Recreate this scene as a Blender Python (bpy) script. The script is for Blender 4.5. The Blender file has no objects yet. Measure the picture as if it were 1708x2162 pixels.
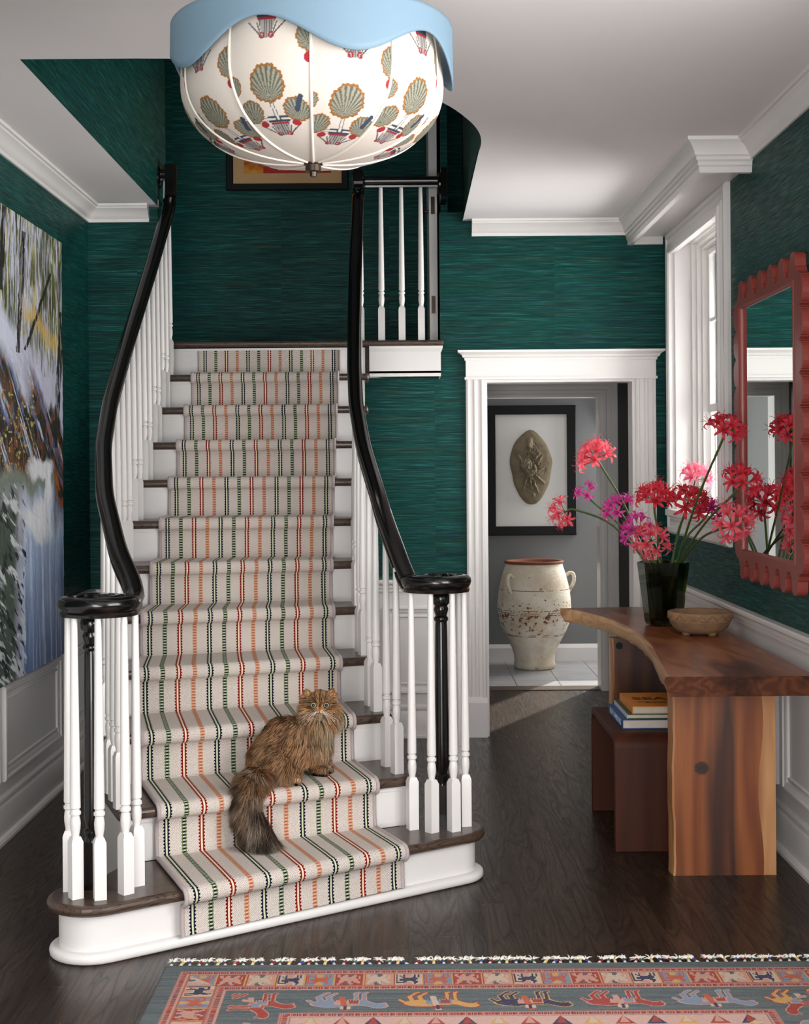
import bpy, bmesh, math, random
import numpy as np
from mathutils import Vector, Matrix
random.seed(7); np.random.seed(7)
C = bpy.context.scene.collection
S = bpy.context.scene
PI = math.pi

# ------------------------------------------------------------------ camera, world, lights
FPX = 2950.0; HC = 1.505
cam = bpy.data.cameras.new('camera'); cam_o = bpy.data.objects.new('camera', cam); C.objects.link(cam_o)
cam_o.location = (0, 0, HC); cam_o.rotation_euler = (PI/2, 0.0075, 0)
cam.sensor_fit = 'HORIZONTAL'; cam.sensor_width = 36.0; cam.lens = FPX/1708*36
cam.shift_x = -1.0/1708; cam.shift_y = -90.0/1708
cam.clip_start = 0.05; cam.clip_end = 100
S.camera = cam_o
S.view_settings.view_transform = 'Standard'; S.view_settings.look = 'None'
S.view_settings.gamma = 1; S.view_settings.use_curve_mapping = False
S.view_settings.exposure = 0.1

w = bpy.data.worlds.new('sky'); S.world = w; w.use_nodes = True
bg = w.node_tree.nodes['Background']; bg.inputs[0].default_value = (0.80, 0.88, 1.0, 1); bg.inputs[1].default_value = 1.2

def area(name, loc, target, sx, sy, power, col=(1, 1, 1), spread=180):
    l = bpy.data.lights.new(name, 'AREA'); l.shape = 'RECTANGLE'; l.size = sx; l.size_y = sy
    l.energy = power; l.color = col; l.spread = math.radians(spread)
    o = bpy.data.objects.new(name, l); C.objects.link(o); o.location = loc
    d = Vector(target)-Vector(loc); o.rotation_euler = d.to_track_quat('-Z', 'Y').to_euler()
    return o
# daylight of the front entrance behind the photographer, the side window and the back room's window, plus added fill lamps
area('front_window_light', (-0.75, -1.7, 1.75), (-0.35, 6, 2.1), 1.5, 2.0, 105, (1.0, 0.975, 0.96))
area('near_side_window_light', (1.78, 2.35, 1.75), (-0.6, 3.6, 1.45), 2.1, 1.7, 112, (1.0, 0.985, 0.97))
area('side_window_light', (1.95, 7.05, 1.80), (0.3, 7.0, 2.25), 1.1, 1.5, 80, (1.0, 0.99, 0.96))
area('back_room_window_light', (2.0, 10.75, 1.5), (0.9, 8.6, 0.9), 0.8, 1.1, 42, (1.0, 0.98, 0.95))
area('ceiling_fill_light', (-0.1, -1.4, 0.45), (-0.2, 2.6, 2.9), 2.0, 0.6, 62, (1.0, 0.975, 0.97))  # added fill lamp, low at the front, to brighten the ceiling
sun = bpy.data.lights.new('sun', 'SUN'); sun.energy = 8.0; sun.angle = math.radians(1.2); sun.color = (1.0, 0.95, 0.87)
sun_o = bpy.data.objects.new('sun', sun); C.objects.link(sun_o); sun_o.rotation_euler = Vector((-0.46, -0.89, -0.52)).to_track_quat('-Z', 'Y').to_euler()
area('upper_hall_fill_light', (-0.9, 5.6, 4.9), (-0.6, 8.0, 2.6), 0.8, 0.8, 6, (1.0, 0.97, 0.93))  # added fill lamp for the stairwell and landing, no fitting there

# ------------------------------------------------------------------ helpers
def lin(c): return tuple(((v/255)/12.92 if v/255 <= 0.04045 else ((v/255+0.055)/1.055)**2.4) for v in c)
def lin4(c): return lin(c)+(1.0,)

class NT:
    """tiny helper to write node trees"""
    def __init__(s, m): s.t = m.node_tree; s.n = s.t.nodes; s.l = s.t.links
    def new(s, ty, **k):
        n = s.n.new(ty)
        for a, b in k.items(): setattr(n, a, b)
        return n
    def put(s, sock, v):
        if v is None: return
        if hasattr(v, 'is_output'): s.l.new(v, sock)
        else: sock.default_value = v
    def m(s, op, a, b=None, c=None, clamp=False):
        n = s.new('ShaderNodeMath', operation=op, use_clamp=clamp)
        s.put(n.inputs[0], a); s.put(n.inputs[1], b); s.put(n.inputs[2], c)
        return n.outputs[0]
    def mix(s, f, a, b):
        n = s.new('ShaderNodeMix', data_type='RGBA')
        s.put(n.inputs[0], f); s.put(n.inputs[6], a); s.put(n.inputs[7], b)
        return n.outputs[2]
    def ramp(s, f, stops, interp='LINEAR'):
        n = s.new('ShaderNodeValToRGB'); cr = n.color_ramp; cr.interpolation = interp
        while len(cr.elements) < len(stops): cr.elements.new(0.5)
        for e, (p, c) in zip(cr.elements, stops): e.position = p; e.color = c if len(c) == 4 else tuple(c)+(1,)
        s.put(n.inputs[0], f); return n.outputs[0]
    def noise(s, vec, scale=5, detail=3, rough=0.5, dist=0.0):
        n = s.new('ShaderNodeTexNoise'); s.put(n.inputs['Vector'], vec)
        n.inputs['Scale'].default_value = scale; n.inputs['Detail'].default_value = detail
        n.inputs['Roughness'].default_value = rough; n.inputs['Distortion'].default_value = dist
        return n.outputs[0]
    def vec(s, x, y, z):
        n = s.new('ShaderNodeCombineXYZ'); s.put(n.inputs[0], x); s.put(n.inputs[1], y); s.put(n.inputs[2], z); return n.outputs[0]
    def xyz(s, kind='Object'):
        tc = s.new('ShaderNodeTexCoord'); n = s.new('ShaderNodeSeparateXYZ'); s.l.new(tc.outputs[kind], n.inputs[0])
        return n.outputs[0], n.outputs[1], n.outputs[2]
    def wn(s, v):
        n = s.new('ShaderNodeTexWhiteNoise', noise_dimensions='1D'); s.put(n.inputs['W'], v); return n.outputs[0]
    def bump(s, h, strength=0.2, dist=0.01):
        n = s.new('ShaderNodeBump'); n.inputs['Strength'].default_value = strength; n.inputs['Distance'].default_value = dist
        s.put(n.inputs['Height'], h); return n.outputs[0]

def mat(name, col=(200, 200, 200), rough=0.5, metal=0.0, spec=0.5, coat=0.0):
    m = bpy.data.materials.new(name); m.use_nodes = True
    b = m.node_tree.nodes['Principled BSDF']
    b.inputs['Base Color'].default_value = lin4(col); b.inputs['Roughness'].default_value = rough
    b.inputs['Metallic'].default_value = metal; b.inputs['Specular IOR Level'].default_value = spec
    b.inputs['Coat Weight'].default_value = coat
    return m
def nt(m): return NT(m), m.node_tree.nodes['Principled BSDF']

# --- plain materials
def mottled(name, a, b, scale=6, rough=0.5, bump=0.0, coat=0.0, bscale=60):
    m = mat(name, a, rough, coat=coat); t, p = nt(m)
    x, y, z = t.xyz(); v = t.vec(x, y, z)
    f = t.noise(v, scale, 4)
    t.put(p.inputs['Base Color'], t.mix(f, lin4(a), lin4(b)))
    if bump: t.put(p.inputs['Normal'], t.bump(t.noise(v, bscale, 3), bump, 0.004))
    return m
M = {}
M['white_paint'] = mottled('white_paint', (224, 220, 217), (231, 228, 225), 3, 0.32, 0.02)
M['ceiling_paint'] = mottled('ceiling_paint', (236, 232, 232), (240, 236, 236), 2, 0.75, 0.04, bscale=150)
M['black_lacquer'] = mottled('black_lacquer', (9, 7, 7), (13, 10, 10), 4, 0.20, 0.01, coat=0.15)
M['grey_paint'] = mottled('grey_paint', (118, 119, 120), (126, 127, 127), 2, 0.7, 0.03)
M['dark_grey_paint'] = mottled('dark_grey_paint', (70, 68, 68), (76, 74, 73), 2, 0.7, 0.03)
M['bronze'] = mottled('bronze', (62, 52, 46), (84, 70, 60), 20, 0.35); M['bronze'].node_tree.nodes['Principled BSDF'].inputs['Metallic'].default_value = 0.8
M['black_frame'] = mottled('black_frame', (8, 8, 9), (12, 12, 13), 8, 0.45); M['black_frame'].node_tree.nodes['Principled BSDF'].inputs['Specular IOR Level'].default_value = 0.2

def wallpaper():
    m = mat('green_grasscloth', (8, 60, 54), 0.5, spec=0.15); t, p = nt(m)
    x, y, z = t.xyz()
    h = t.m('ADD', x, y)
    strip = t.wn(t.m('FLOOR', t.m('DIVIDE', t.m('ADD', h, 0.13), 0.68)))
    zz = t.m('ADD', t.m('MULTIPLY', z, 300.0), t.m('MULTIPLY', strip, 37.0))
    fine = t.noise(t.vec(t.m('MULTIPLY', x, 6.0), t.m('MULTIPLY', y, 6.0), zz), 1.0, 4, 0.65)
    zc = t.m('MULTIPLY', z, 80.0)
    coarse = t.noise(t.vec(t.m('MULTIPLY', x, 2.2), t.m('MULTIPLY', y, 2.2), t.m('ADD', zc, t.m('MULTIPLY', strip, 11.0))), 1.0, 3, 0.6)
    f = t.m('ADD', t.m('MULTIPLY', fine, 0.72), t.m('MULTIPLY', coarse, 0.28))
    col = t.ramp(f, [(0.32, lin((2, 35, 32))), (0.45, lin((5, 56, 51))), (0.56, lin((10, 76, 69))), (0.70, lin((44, 130, 122)))])
    br = t.noise(t.vec(t.m('MULTIPLY', x, 2.1), t.m('MULTIPLY', y, 2.1), t.m('ADD', t.m('MULTIPLY', z, 230.0), 91.0)), 1.0, 2, 0.5)
    col = t.mix(t.ramp(br, [(0.64, (0, 0, 0)), (0.72, (0.55, 0.55, 0.55))]), col, lin4((84, 70, 42)))
    bl = t.noise(t.vec(t.m('MULTIPLY', x, 1.7), t.m('MULTIPLY', y, 1.7), t.m('ADD', t.m('MULTIPLY', z, 95.0), 311.0)), 1.0, 2, 0.5)
    col = t.mix(t.ramp(bl, [(0.58, (0, 0, 0)), (0.70, (0.6, 0.6, 0.6))]), col, lin4((12, 44, 66)))
    hsv = t.new('ShaderNodeHueSaturation'); t.put(hsv.inputs['Value'], t.m('ADD', t.m('MULTIPLY', strip, 0.16), 0.92)); t.put(hsv.inputs['Color'], col)
    t.put(p.inputs['Base Color'], hsv.outputs[0])
    t.put(p.inputs['Roughness'], t.ramp(fine, [(0.4, (0.6,)*3), (0.65, (0.36,)*3)]))
    t.put(p.inputs['Normal'], t.bump(fine, 0.25, 0.003))
    return m
M['wallpaper'] = wallpaper()

def wood_floor():
    m = mat('dark_oak_floor', (60, 48, 40), 0.3, spec=0.28); t, p = nt(m)
    x, y, z = t.xyz()
    px = t.m('DIVIDE', x, 0.083); idx = t.m('FLOOR', px); fx = t.m('SUBTRACT', px, idx)
    r = t.wn(idx)
    py = t.m('ADD', t.m('DIVIDE', y, 1.15), t.m('MULTIPLY', r, 7.3)); iy = t.m('FLOOR', py); fy = t.m('SUBTRACT', py, iy)
    r2 = t.wn(t.m('ADD', t.m('MULTIPLY', idx, 3.17), t.m('MULTIPLY', iy, 11.9)))
    base = t.noise(t.vec(t.m('ADD', t.m('MULTIPLY', x, 9.0), t.m('MULTIPLY', r2, 40.0)), t.m('MULTIPLY', y, 0.8), t.m('MULTIPLY', r2, 20.0)), 1.0, 2, 0.45, 0.2)
    rings = t.m('ABSOLUTE', t.m('SINE', t.m('MULTIPLY', base, 46.0)))
    fine = t.noise(t.vec(t.m('MULTIPLY', x, 420.0), t.m('MULTIPLY', y, 9.0), r2), 1.0, 3, 0.6)
    g = t.ramp(rings, [(0.0, (0, 0, 0)), (0.22, (0.65,)*3), (1.0, (1, 1, 1))])
    g2 = t.m('MULTIPLY', g, t.m('ADD', t.m('MULTIPLY', fine, 0.75), 0.55), clamp=True)
    tone = t.mix(r2, lin4((40, 28, 19)), lin4((64, 47, 35)))
    col = t.mix(g2, lin4((14, 9, 6)), tone)
    e = t.m('MINIMUM', t.m('MINIMUM', fx, t.m('SUBTRACT', 1.0, fx)), t.m('MULTIPLY', t.m('MINIMUM', fy, t.m('SUBTRACT', 1.0, fy)), 12.0))
    gap = t.ramp(e, [(0.0, (0, 0, 0)), (0.025, (1, 1, 1))])
    col = t.mix(gap, lin4((18, 13, 11)), col)
    t.put(p.inputs['Base Color'], col)
    t.put(p.inputs['Roughness'], t.m('ADD', t.m('MULTIPLY', g2, -0.12), 0.38))
    t.put(p.inputs['Normal'], t.bump(t.m('ADD', g2, t.m('MULTIPLY', gap, 1.2)), 0.16, 0.002))
    return m
M['wood_floor'] = wood_floor()

def tread_wood():
    m = mat('dark_oak_tread', (60, 46, 37), 0.3, spec=0.35, coat=0.1); t, p = nt(m)
    x, y, z = t.xyz()
    u = t.m('ADD', t.m('MULTIPLY', x, 0.9), t.m('MULTIPLY', y, 0.35)); v = t.m('SUBTRACT', t.m('MULTIPLY', y, 0.9), t.m('MULTIPLY', x, 0.35))
    base = t.noise(t.vec(t.m('MULTIPLY', u, 2.0), t.m('MULTIPLY', v, 15.0), t.m('MULTIPLY', z, 22.0)), 1.0, 2, 0.4, 0.2)
    rings = t.m('ABSOLUTE', t.m('SINE', t.m('MULTIPLY', base, 60.0)))
    fine = t.noise(t.vec(t.m('MULTIPLY', u, 12.0), t.m('MULTIPLY', v, 380.0), t.m('MULTIPLY', z, 300.0)), 1.0, 3, 0.6)
    g = t.m('MULTIPLY', t.ramp(rings, [(0, (0, 0, 0)), (0.3, (0.8,)*3), (1, (1, 1, 1))]), t.m('ADD', fine, 0.45), clamp=True)
    t.put(p.inputs['Base Color'], t.mix(g, lin4((26, 18, 13)), lin4((82, 65, 54))))
    t.put(p.inputs['Normal'], t.bump(g, 0.12, 0.002))
    return m
M['tread_wood'] = tread_wood()

def slab_wood(name, a, b, dark, axis='y', rings=34.0, across=7.0, along=1.1, rough=0.42):
    m = mat(name, a, rough); t, p = nt(m)
    x, y, z = t.xyz()
    if axis == 'y': v = t.vec(t.m('MULTIPLY', x, across), t.m('MULTIPLY', y, along), t.m('MULTIPLY', z, across*1.3))
    else: v = t.vec(t.m('MULTIPLY', x, across), t.m('MULTIPLY', y, across), t.m('MULTIPLY', z, along))
    base = t.noise(v, 1.0, 2, 0.45, 0.35)
    s = t.m('ADD', t.m('MULTIPLY', t.m('SINE', t.m('MULTIPLY', base, rings)), 0.5), 0.5)
    big = t.noise(v, 0.55, 3, 0.5)
    if axis == 'y': fv = t.vec(t.m('MULTIPLY', x, 160.0), t.m('MULTIPLY', y, 6.0), t.m('MULTIPLY', z, 160.0))
    else: fv = t.vec(t.m('MULTIPLY', x, 160.0), t.m('MULTIPLY', y, 160.0), t.m('MULTIPLY', z, 6.0))
    fine = t.noise(fv, 1.0, 3, 0.6)
    col = t.mix(s, lin4(a), lin4(b))
    col = t.mix(t.ramp(big, [(0.50, (0, 0, 0)), (0.58, (0.92,)*3), (0.66, (0.5,)*3)]), col, lin4(dark))
    col = t.mix(t.m('MULTIPLY', t.m('SUBTRACT', 1.0, fine), 0.4), col, lin4(dark))
    t.put(p.inputs['Base Color'], col); t.put(p.inputs['Normal'], t.bump(fine, 0.08, 0.001))
    return m
M['slab'] = slab_wood('walnut_slab', (136, 74, 40), (178, 108, 64), (62, 28, 13), rough=0.28)
M['slab_leg'] = slab_wood('walnut_slab_leg', (96, 52, 24), (126, 74, 38), (46, 18, 8), axis='z', across=5.0, along=0.7)
M['sapwood'] = slab_wood('pale_sapwood', (200, 152, 104), (222, 178, 128), (160, 108, 68), across=14.0)
M['sapwood_leg'] = slab_wood('pale_sapwood_leg', (190, 138, 88), (206, 158, 108), (150, 96, 56), axis='z', across=9.0)
M['stool_wood'] = slab_wood('dark_stool_wood', (70, 32, 16), (76, 36, 18), (54, 23, 11), axis='z', rings=9.0, rough=0.55); M['stool_wood'].node_tree.nodes['Principled BSDF'].inputs['Specular IOR Level'].default_value = 0.2

def vcol_mat(name, rough=0.6, bump=0.0, bscale=200, attr='Col', spec=0.4, sheen=0.0):
    m = mat(name, (200, 200, 200), rough, spec=spec); t, p = nt(m)
    a = t.new('ShaderNodeVertexColor', layer_name=attr)
    t.put(p.inputs['Base Color'], a.outputs[0])
    if sheen: p.inputs['Sheen Weight'].default_value = sheen
    if bump:
        x, y, z = t.xyz(); t.put(p.inputs['Normal'], t.bump(t.noise(t.vec(x, y, z), bscale, 3), bump, 0.004))
    return m

# --- mesh helpers
def obj(name, bm, m=None, parent=None, smooth=None, bevel=0.0, seg=2, subsurf=0):
    me = bpy.data.meshes.new(name)
    if isinstance(bm, tuple): me.from_pydata(bm[0], [], bm[1])
    else:
        bm.normal_update(); bm.to_mesh(me); bm.free()
    if m is not None:
        for k in (m if isinstance(m, (list, tuple)) else [m]): me.materials.append(k)
    if smooth is not None:
        for p in me.polygons: p.use_smooth = True
        if smooth < 179: me.set_sharp_from_angle(angle=math.radians(smooth))
    o = bpy.data.objects.new(name, me); C.objects.link(o)
    if parent: o.parent = parent; o.matrix_parent_inverse = parent_inv(parent)
    if bevel:
        b = o.modifiers.new('bevel', 'BEVEL'); b.width = bevel; b.segments = seg; b.limit_method = 'ANGLE'; b.angle_limit = math.radians(40)
    if subsurf:
        s = o.modifiers.new('subsurf', 'SUBSURF'); s.levels = subsurf; s.render_levels = subsurf
    return o
def world_of(o):
    w_ = o.matrix_basis.copy()
    return (world_of(o.parent) @ o.matrix_parent_inverse @ w_) if o.parent else w_
def parent_inv(p): return world_of(p).inverted()
def thing(name, label, cat, loc=(0, 0, 0), group=None, rotz=0):
    o = bpy.data.objects.new(name, None); C.objects.link(o); o.location = loc; o.rotation_euler = (0, 0, rotz)
    o.empty_display_size = 0.1
    return tag(o, label, cat, group)
def tag(o, label, cat, group=None):
    o['label'] = label; o['category'] = cat
    if group: o['group'] = group
    return o
def struct(name, bm, m, **k):
    o = obj(name, bm, m, **k)
    if not k.get('parent'): o['kind'] = 'structure'
    return o
def NB(): return bmesh.new()
def box(bm, x0, x1, y0, y1, z0, z1, mi=0):
    v = [bm.verts.new(p) for p in [(x0, y0, z0), (x1, y0, z0), (x1, y1, z0), (x0, y1, z0), (x0, y0, z1), (x1, y0, z1), (x1, y1, z1), (x0, y1, z1)]]
    for f in ((3, 2, 1, 0), (4, 5, 6, 7), (0, 1, 5, 4), (1, 2, 6, 5), (2, 3, 7, 6), (3, 0, 4, 7)):
        bm.faces.new([v[i] for i in f]).material_index = mi
    return bm
def prism(bm, pts, z0, z1, mi=0):
    """vertical extrusion of an XY outline (counter-clockwise)"""
    a = [bm.verts.new((p[0], p[1], z0)) for p in pts]; b = [bm.verts.new((p[0], p[1], z1)) for p in pts]
    n = len(pts)
    bm.faces.new(a[::-1]).material_index = mi; bm.faces.new(b).material_index = mi
    for i in range(n): bm.faces.new([a[i], a[(i+1) % n], b[(i+1) % n], b[i]]).material_index = mi
    return bm
def extrude_poly(bm, pts3, vec, mi=0):
    a = [bm.verts.new(p) for p in pts3]; b = [bm.verts.new(Vector(p)+Vector(vec)) for p in pts3]
    n = len(a)
    bm.faces.new(a).material_index = mi; bm.faces.new(b[::-1]).material_index = mi
    for i in range(n): bm.faces.new([a[(i+1) % n], a[i], b[i], b[(i+1) % n]]).material_index = mi
    return bm
def lathe(bm, prof, cx=0, cy=0, cz=0, seg=24, mi=0, cap=True):
    """prof: list of (r, z) bottom to top"""
    rings = []
    for r, z in prof:
        rings.append([bm.verts.new((cx+r*math.cos(2*PI*i/seg), cy+r*math.sin(2*PI*i/seg), cz+z)) for i in range(seg)])
    for a, b in zip(rings, rings[1:]):
        for i in range(seg): bm.faces.new([a[i], a[(i+1) % seg], b[(i+1) % seg], b[i]]).material_index = mi
    if cap:
        bm.faces.new(rings[0][::-1]).material_index = mi; bm.faces.new(rings[-1]).material_index = mi
    return bm
def tube(bm, pts, rad, seg=8, mi=0, cap=True):
    pts = [Vector(p) for p in pts]; n = len(pts)
    rs = rad if isinstance(rad, (list, tuple)) else [rad]*n
    rings = []; side = None
    for i, p in enumerate(pts):
        t = (pts[min(i+1, n-1)]-pts[max(i-1, 0)]).normalized()
        if side is None:
            side = t.cross(Vector((0, 0, 1)));
            if side.length < 0.05: side = t.cross(Vector((1, 0, 0)))
            side.normalize()
        else:
            side = (side - t*side.dot(t)).normalized()
        up = side.cross(t)
        rings.append([bm.verts.new(p+(side*math.cos(2*PI*k/seg)+up*math.sin(2*PI*k/seg))*rs[i]) for k in range(seg)])
    for a, b in zip(rings, rings[1:]):
        for i in range(seg): bm.faces.new([a[i], a[(i+1) % seg], b[(i+1) % seg], b[i]]).material_index = mi
    if cap:
        bm.faces.new(rings[0][::-1]).material_index = mi; bm.faces.new(rings[-1]).material_index = mi
    return bm
def crom(pts, sub=6):
    """Catmull-Rom smoothing of a 3D polyline"""
    P = [Vector(p) for p in pts]; P = [P[0]*2-P[1]]+P+[P[-1]*2-P[-2]]; out = []
    for i in range(1, len(P)-2):
        a, b, c, d = P[i-1:i+3]
        for k in range(sub):
            t = k/sub
            out.append(0.5*((2*b)+(c-a)*t+(2*a-5*b+4*c-d)*t*t+(3*b-a-3*c+d)*t**3))
    out.append(P[-2]); return out
def sweep_sec(bm, pts, sec, side0=None, mi=0):
    """sweep a closed section [(side, up)] along a 3D path, section kept upright"""
    pts = [Vector(p) for p in pts]; n = len(pts); rings = []; side = side0
    for i, p in enumerate(pts):
        t = (pts[min(i+1, n-1)]-pts[max(i-1, 0)]).normalized()
        h = Vector((t.x, t.y, 0))
        if h.length > 0.25 or side is None: side = t.cross(Vector((0, 0, 1))).normalized()
        else: side = (side - t*side.dot(t)).normalized()
        up = side.cross(t)
        rings.append([bm.verts.new(p+side*a+up*b) for a, b in sec])
    k = len(sec)
    for a, b in zip(rings, rings[1:]):
        for i in range(k): bm.faces.new([a[i], a[(i+1) % k], b[(i+1) % k], b[i]]).material_index = mi
    bm.faces.new(rings[0][::-1]).material_index = mi; bm.faces.new(rings[-1]).material_index = mi
    return bm
def mould(bm, path, prof, side=1, closed=False, mi=0, z=0):
    """mitred moulding: prof [(out, z)] open profile closed on the wall side; side=+1: interior lies left of the path"""
    P = [Vector((p[0], p[1])) for p in path]; n = len(P); rings = []
    for i, p in enumerate(P):
        a = P[i-1] if (i > 0 or closed) else None; b = P[(i+1) % n] if (i < n-1 or closed) else None
        d1 = (p-a).normalized() if a is not None else None; d2 = (b-p).normalized() if b is not None else None
        n1 = Vector((-d1.y, d1.x))*side if d1 is not None else None; n2 = Vector((-d2.y, d2.x))*side if d2 is not None else None
        if n1 is None: o = n2
        elif n2 is None: o = n1
        else: o = (n1+n2)/max(0.2, 1+n1.dot(n2))
        rings.append([bm.verts.new((p.x+o.x*q, p.y+o.y*q, z+h)) for q, h in prof])
    k = len(prof); segs = list(zip(rings, rings[1:]))+([(rings[-1], rings[0])] if closed else [])
    for a, b in segs:
        for i in range(k): bm.faces.new([a[i], b[i], b[(i+1) % k], a[(i+1) % k]]).material_index = mi
    if not closed:
        bm.faces.new(rings[0]).material_index = mi; bm.faces.new(rings[-1][::-1]).material_index = mi
    bmesh.ops.recalc_face_normals(bm, faces=bm.faces)
    return bm
def frame_mould(bm, o, u, v, nrm, w, h, prof, mi=0):
    """picture-frame moulding: rectangle w x h from corner o along unit u, v; prof [(inward, out along nrm)]"""
    o, u, v, nrm = Vector(o), Vector(u), Vector(v), Vector(nrm)
    cs = [((0, 0), (1, 1)), ((w, 0), (-1, 1)), ((w, h), (-1, -1)), ((0, h), (1, -1))]
    rings = [[bm.verts.new(o+u*(c[0]+s[0]*q)+v*(c[1]+s[1]*q)+nrm*e) for q, e in prof] for c, s in cs]
    k = len(prof)
    for j in range(4):
        a, b = rings[j], rings[(j+1) % 4]
        for i in range(k): bm.faces.new([a[i], b[i], b[(i+1) % k], a[(i+1) % k]]).material_index = mi
    bmesh.ops.recalc_face_normals(bm, faces=bm.faces)
    return bm
def painted(name, X, Y, Z, col, m, parent=None, uv=None, flip=False, attr='Col'):
    """grid mesh from 2D coordinate arrays with a colour per vertex (linear RGB)"""
    r, c = X.shape
    V = np.stack([X, Y, Z], -1).reshape(-1, 3)
    i = np.arange(r*c).reshape(r, c)
    F = np.stack([i[:-1, :-1], i[:-1, 1:], i[1:, 1:], i[1:, :-1]], -1).reshape(-1, 4)
    if flip: F = F[:, ::-1]
    me = bpy.data.meshes.new(name)
    me.vertices.add(len(V)); me.vertices.foreach_set('co', V.astype(np.float32).ravel())
    me.loops.add(F.size); me.loops.foreach_set('vertex_index', F.astype(np.int32).ravel())
    me.polygons.add(len(F)); me.polygons.foreach_set('loop_start', np.arange(0, F.size, 4, dtype=np.int32))
    me.update(calc_edges=True); me.validate()
    if col is not None:
        a = me.color_attributes.new(attr, 'FLOAT_COLOR', 'POINT')
        rgba = np.ones((len(V), 4), np.float32); rgba[:, :3] = np.asarray(col).reshape(-1, 3)
        a.data.foreach_set('color', rgba.ravel())
    if uv is not None:
        l = me.uv_layers.new(name='UVMap'); U = np.asarray(uv).reshape(-1, 2)[F.ravel()]
        l.data.foreach_set('uv', U.astype(np.float32).ravel())
    me.polygons.foreach_set('use_smooth', np.ones(len(F), bool))
    me.materials.append(m)
    o = bpy.data.objects.new(name, me); C.objects.link(o)
    if parent: o.parent = parent; o.matrix_parent_inverse = parent_inv(parent)
    return o
def L3(c): return np.array(lin(c))
_ns = {}
def vnoise(x, y, seed=0):
    """value noise on arrays"""
    if seed not in _ns: _ns[seed] = np.random.RandomState(seed+100).rand(256, 256)
    T = _ns[seed]; xi = np.floor(x).astype(int); yi = np.floor(y).astype(int); fx = x-xi; fy = y-yi
    fx = fx*fx*(3-2*fx); fy = fy*fy*(3-2*fy)
    g = lambda a, b: T[a % 256, b % 256]
    return (g(xi, yi)*(1-fx)+g(xi+1, yi)*fx)*(1-fy)+(g(xi, yi+1)*(1-fx)+g(xi+1, yi+1)*fx)*fy
def fbm(x, y, seed=0, oct=4):
    s = 0; a = 0.5; t = 0
    for k in range(oct): s = s+a*vnoise(x*2**k, y*2**k, seed+k); t += a; a *= 0.5
    return s/t
def blend(col, mask, c):
    mask = np.clip(mask, 0, 1)[..., None]
    return col*(1-mask)+np.asarray(c)*mask
# ------------------------------------------------------------------ the shell
XL, XR, YB = -1.67, 1.485, 7.86      # left wall, right wall, back wall
ZC = 2.90; ZT = 5.1; YF = -2.0
R = 0.183
def floor_bm(): return box(NB(), -2.2, 3.4, YF, 9.62, -0.1, 0.0)
struct('floor', floor_bm(), M['wood_floor'])
def tile():
    m = mat('grey_marble_tile', (150, 150, 152), 0.3); t, p = nt(m)
    x, y, z = t.xyz()
    a = t.m('DIVIDE', t.m('SUBTRACT', x, 0.155), 0.305); b = t.m('DIVIDE', t.m('SUBTRACT', y, 9.90), 0.61)
    fa = t.m('FRACT', a); fb = t.m('FRACT', t.m('ADD', b, 10.0))
    e = t.m('MINIMUM', t.m('MINIMUM', fa, t.m('SUBTRACT', 1.0, fa)), t.m('MULTIPLY', t.m('MINIMUM', fb, t.m('SUBTRACT', 1.0, fb)), 2.0))
    f = t.noise(t.vec(t.m('MULTIPLY', x, 3.0), t.m('MULTIPLY', y, 5.0), t.m('FLOOR', a)), 2.0, 5, 0.6, 0.6)
    col = t.mix(f, lin4((128, 128, 131)), lin4((178, 178, 179)))
    t.put(p.inputs['Base Color'], t.mix(t.ramp(e, [(0.010, (0, 0, 0)), (0.016, (1, 1, 1))]), lin4((92, 88, 86)), col))
    return m
struct('floor_tile', box(NB(), -2.2, 3.4, 9.62, 10.95, -0.1, 0.002), tile())
bm = NB(); box(bm, -0.2, 2.2, 9.46, 9.63, 0.0, 0.006); struct('trim_threshold', bm, M['tread_wood'])

# left wall, return wall beside the stairs, walls round the stairwell
struct('wall_left', box(NB(), XL-0.15, XL, YF, 7.55, 0, ZC+0.03), M['wallpaper'])
bm = NB(); box(bm, XL-0.15, -1.30, 7.40, 7.66, 0, ZC-0.002); struct('wall_return', bm, M['wallpaper'])
bm = NB(); box(bm, -1.42, -1.30, 4.60, 7.66, ZC+0.05, ZT); box(bm, -1.302, -1.30, 4.722, 7.40, ZC+0.012, ZC+0.05); struct('wall_stairwell_left', bm, M['wallpaper'])
# back wall with the doorway below and the landing opening above
DX0, DX1, DH = 0.447, 1.298, 2.006
bm = NB()
box(bm, -1.75, DX0, YB, YB+0.14, 0, 2.02)
box(bm, DX1, 2.2, YB, YB+0.14, 0, DH)
box(bm, DX0, 2.2, YB, YB+0.14, DH, 2.02)
box(bm, 0.205, 2.2, YB, YB+0.14, 2.02, 2.95)
struct('wall_back', bm, M['wallpaper'])
struct('wall_landing', box(box(NB(), -2.6, 0.25, 8.80, 8.92, 2.03, ZT), 0.25, 1.25, 8.80, 8.92, 2.51, ZT), M['wallpaper'])
# right wall with the window opening
WY0, WY1, WZ0, WZ1 = 6.47, 7.66, 1.27, 2.745
bm = NB()
box(bm, XR, XR+0.24, YF, 1.235, 0, ZC); box(bm, XR, XR+0.24, 1.235, 3.465, 0, 0.885); box(bm, XR, XR+0.24, 1.235, 3.465, 2.635, ZC); box(bm, XR, XR+0.24, 3.465, WY0, 0, ZC); box(bm, XR, XR+0.24, WY1, YB+0.1, 0, ZC)
box(bm, XR, XR+0.24, WY0, WY1, 0, WZ0); box(bm, XR, XR+0.24, WY0, WY1, WZ1, ZC)
struct('wall_right', bm, M['wallpaper'])
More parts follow.
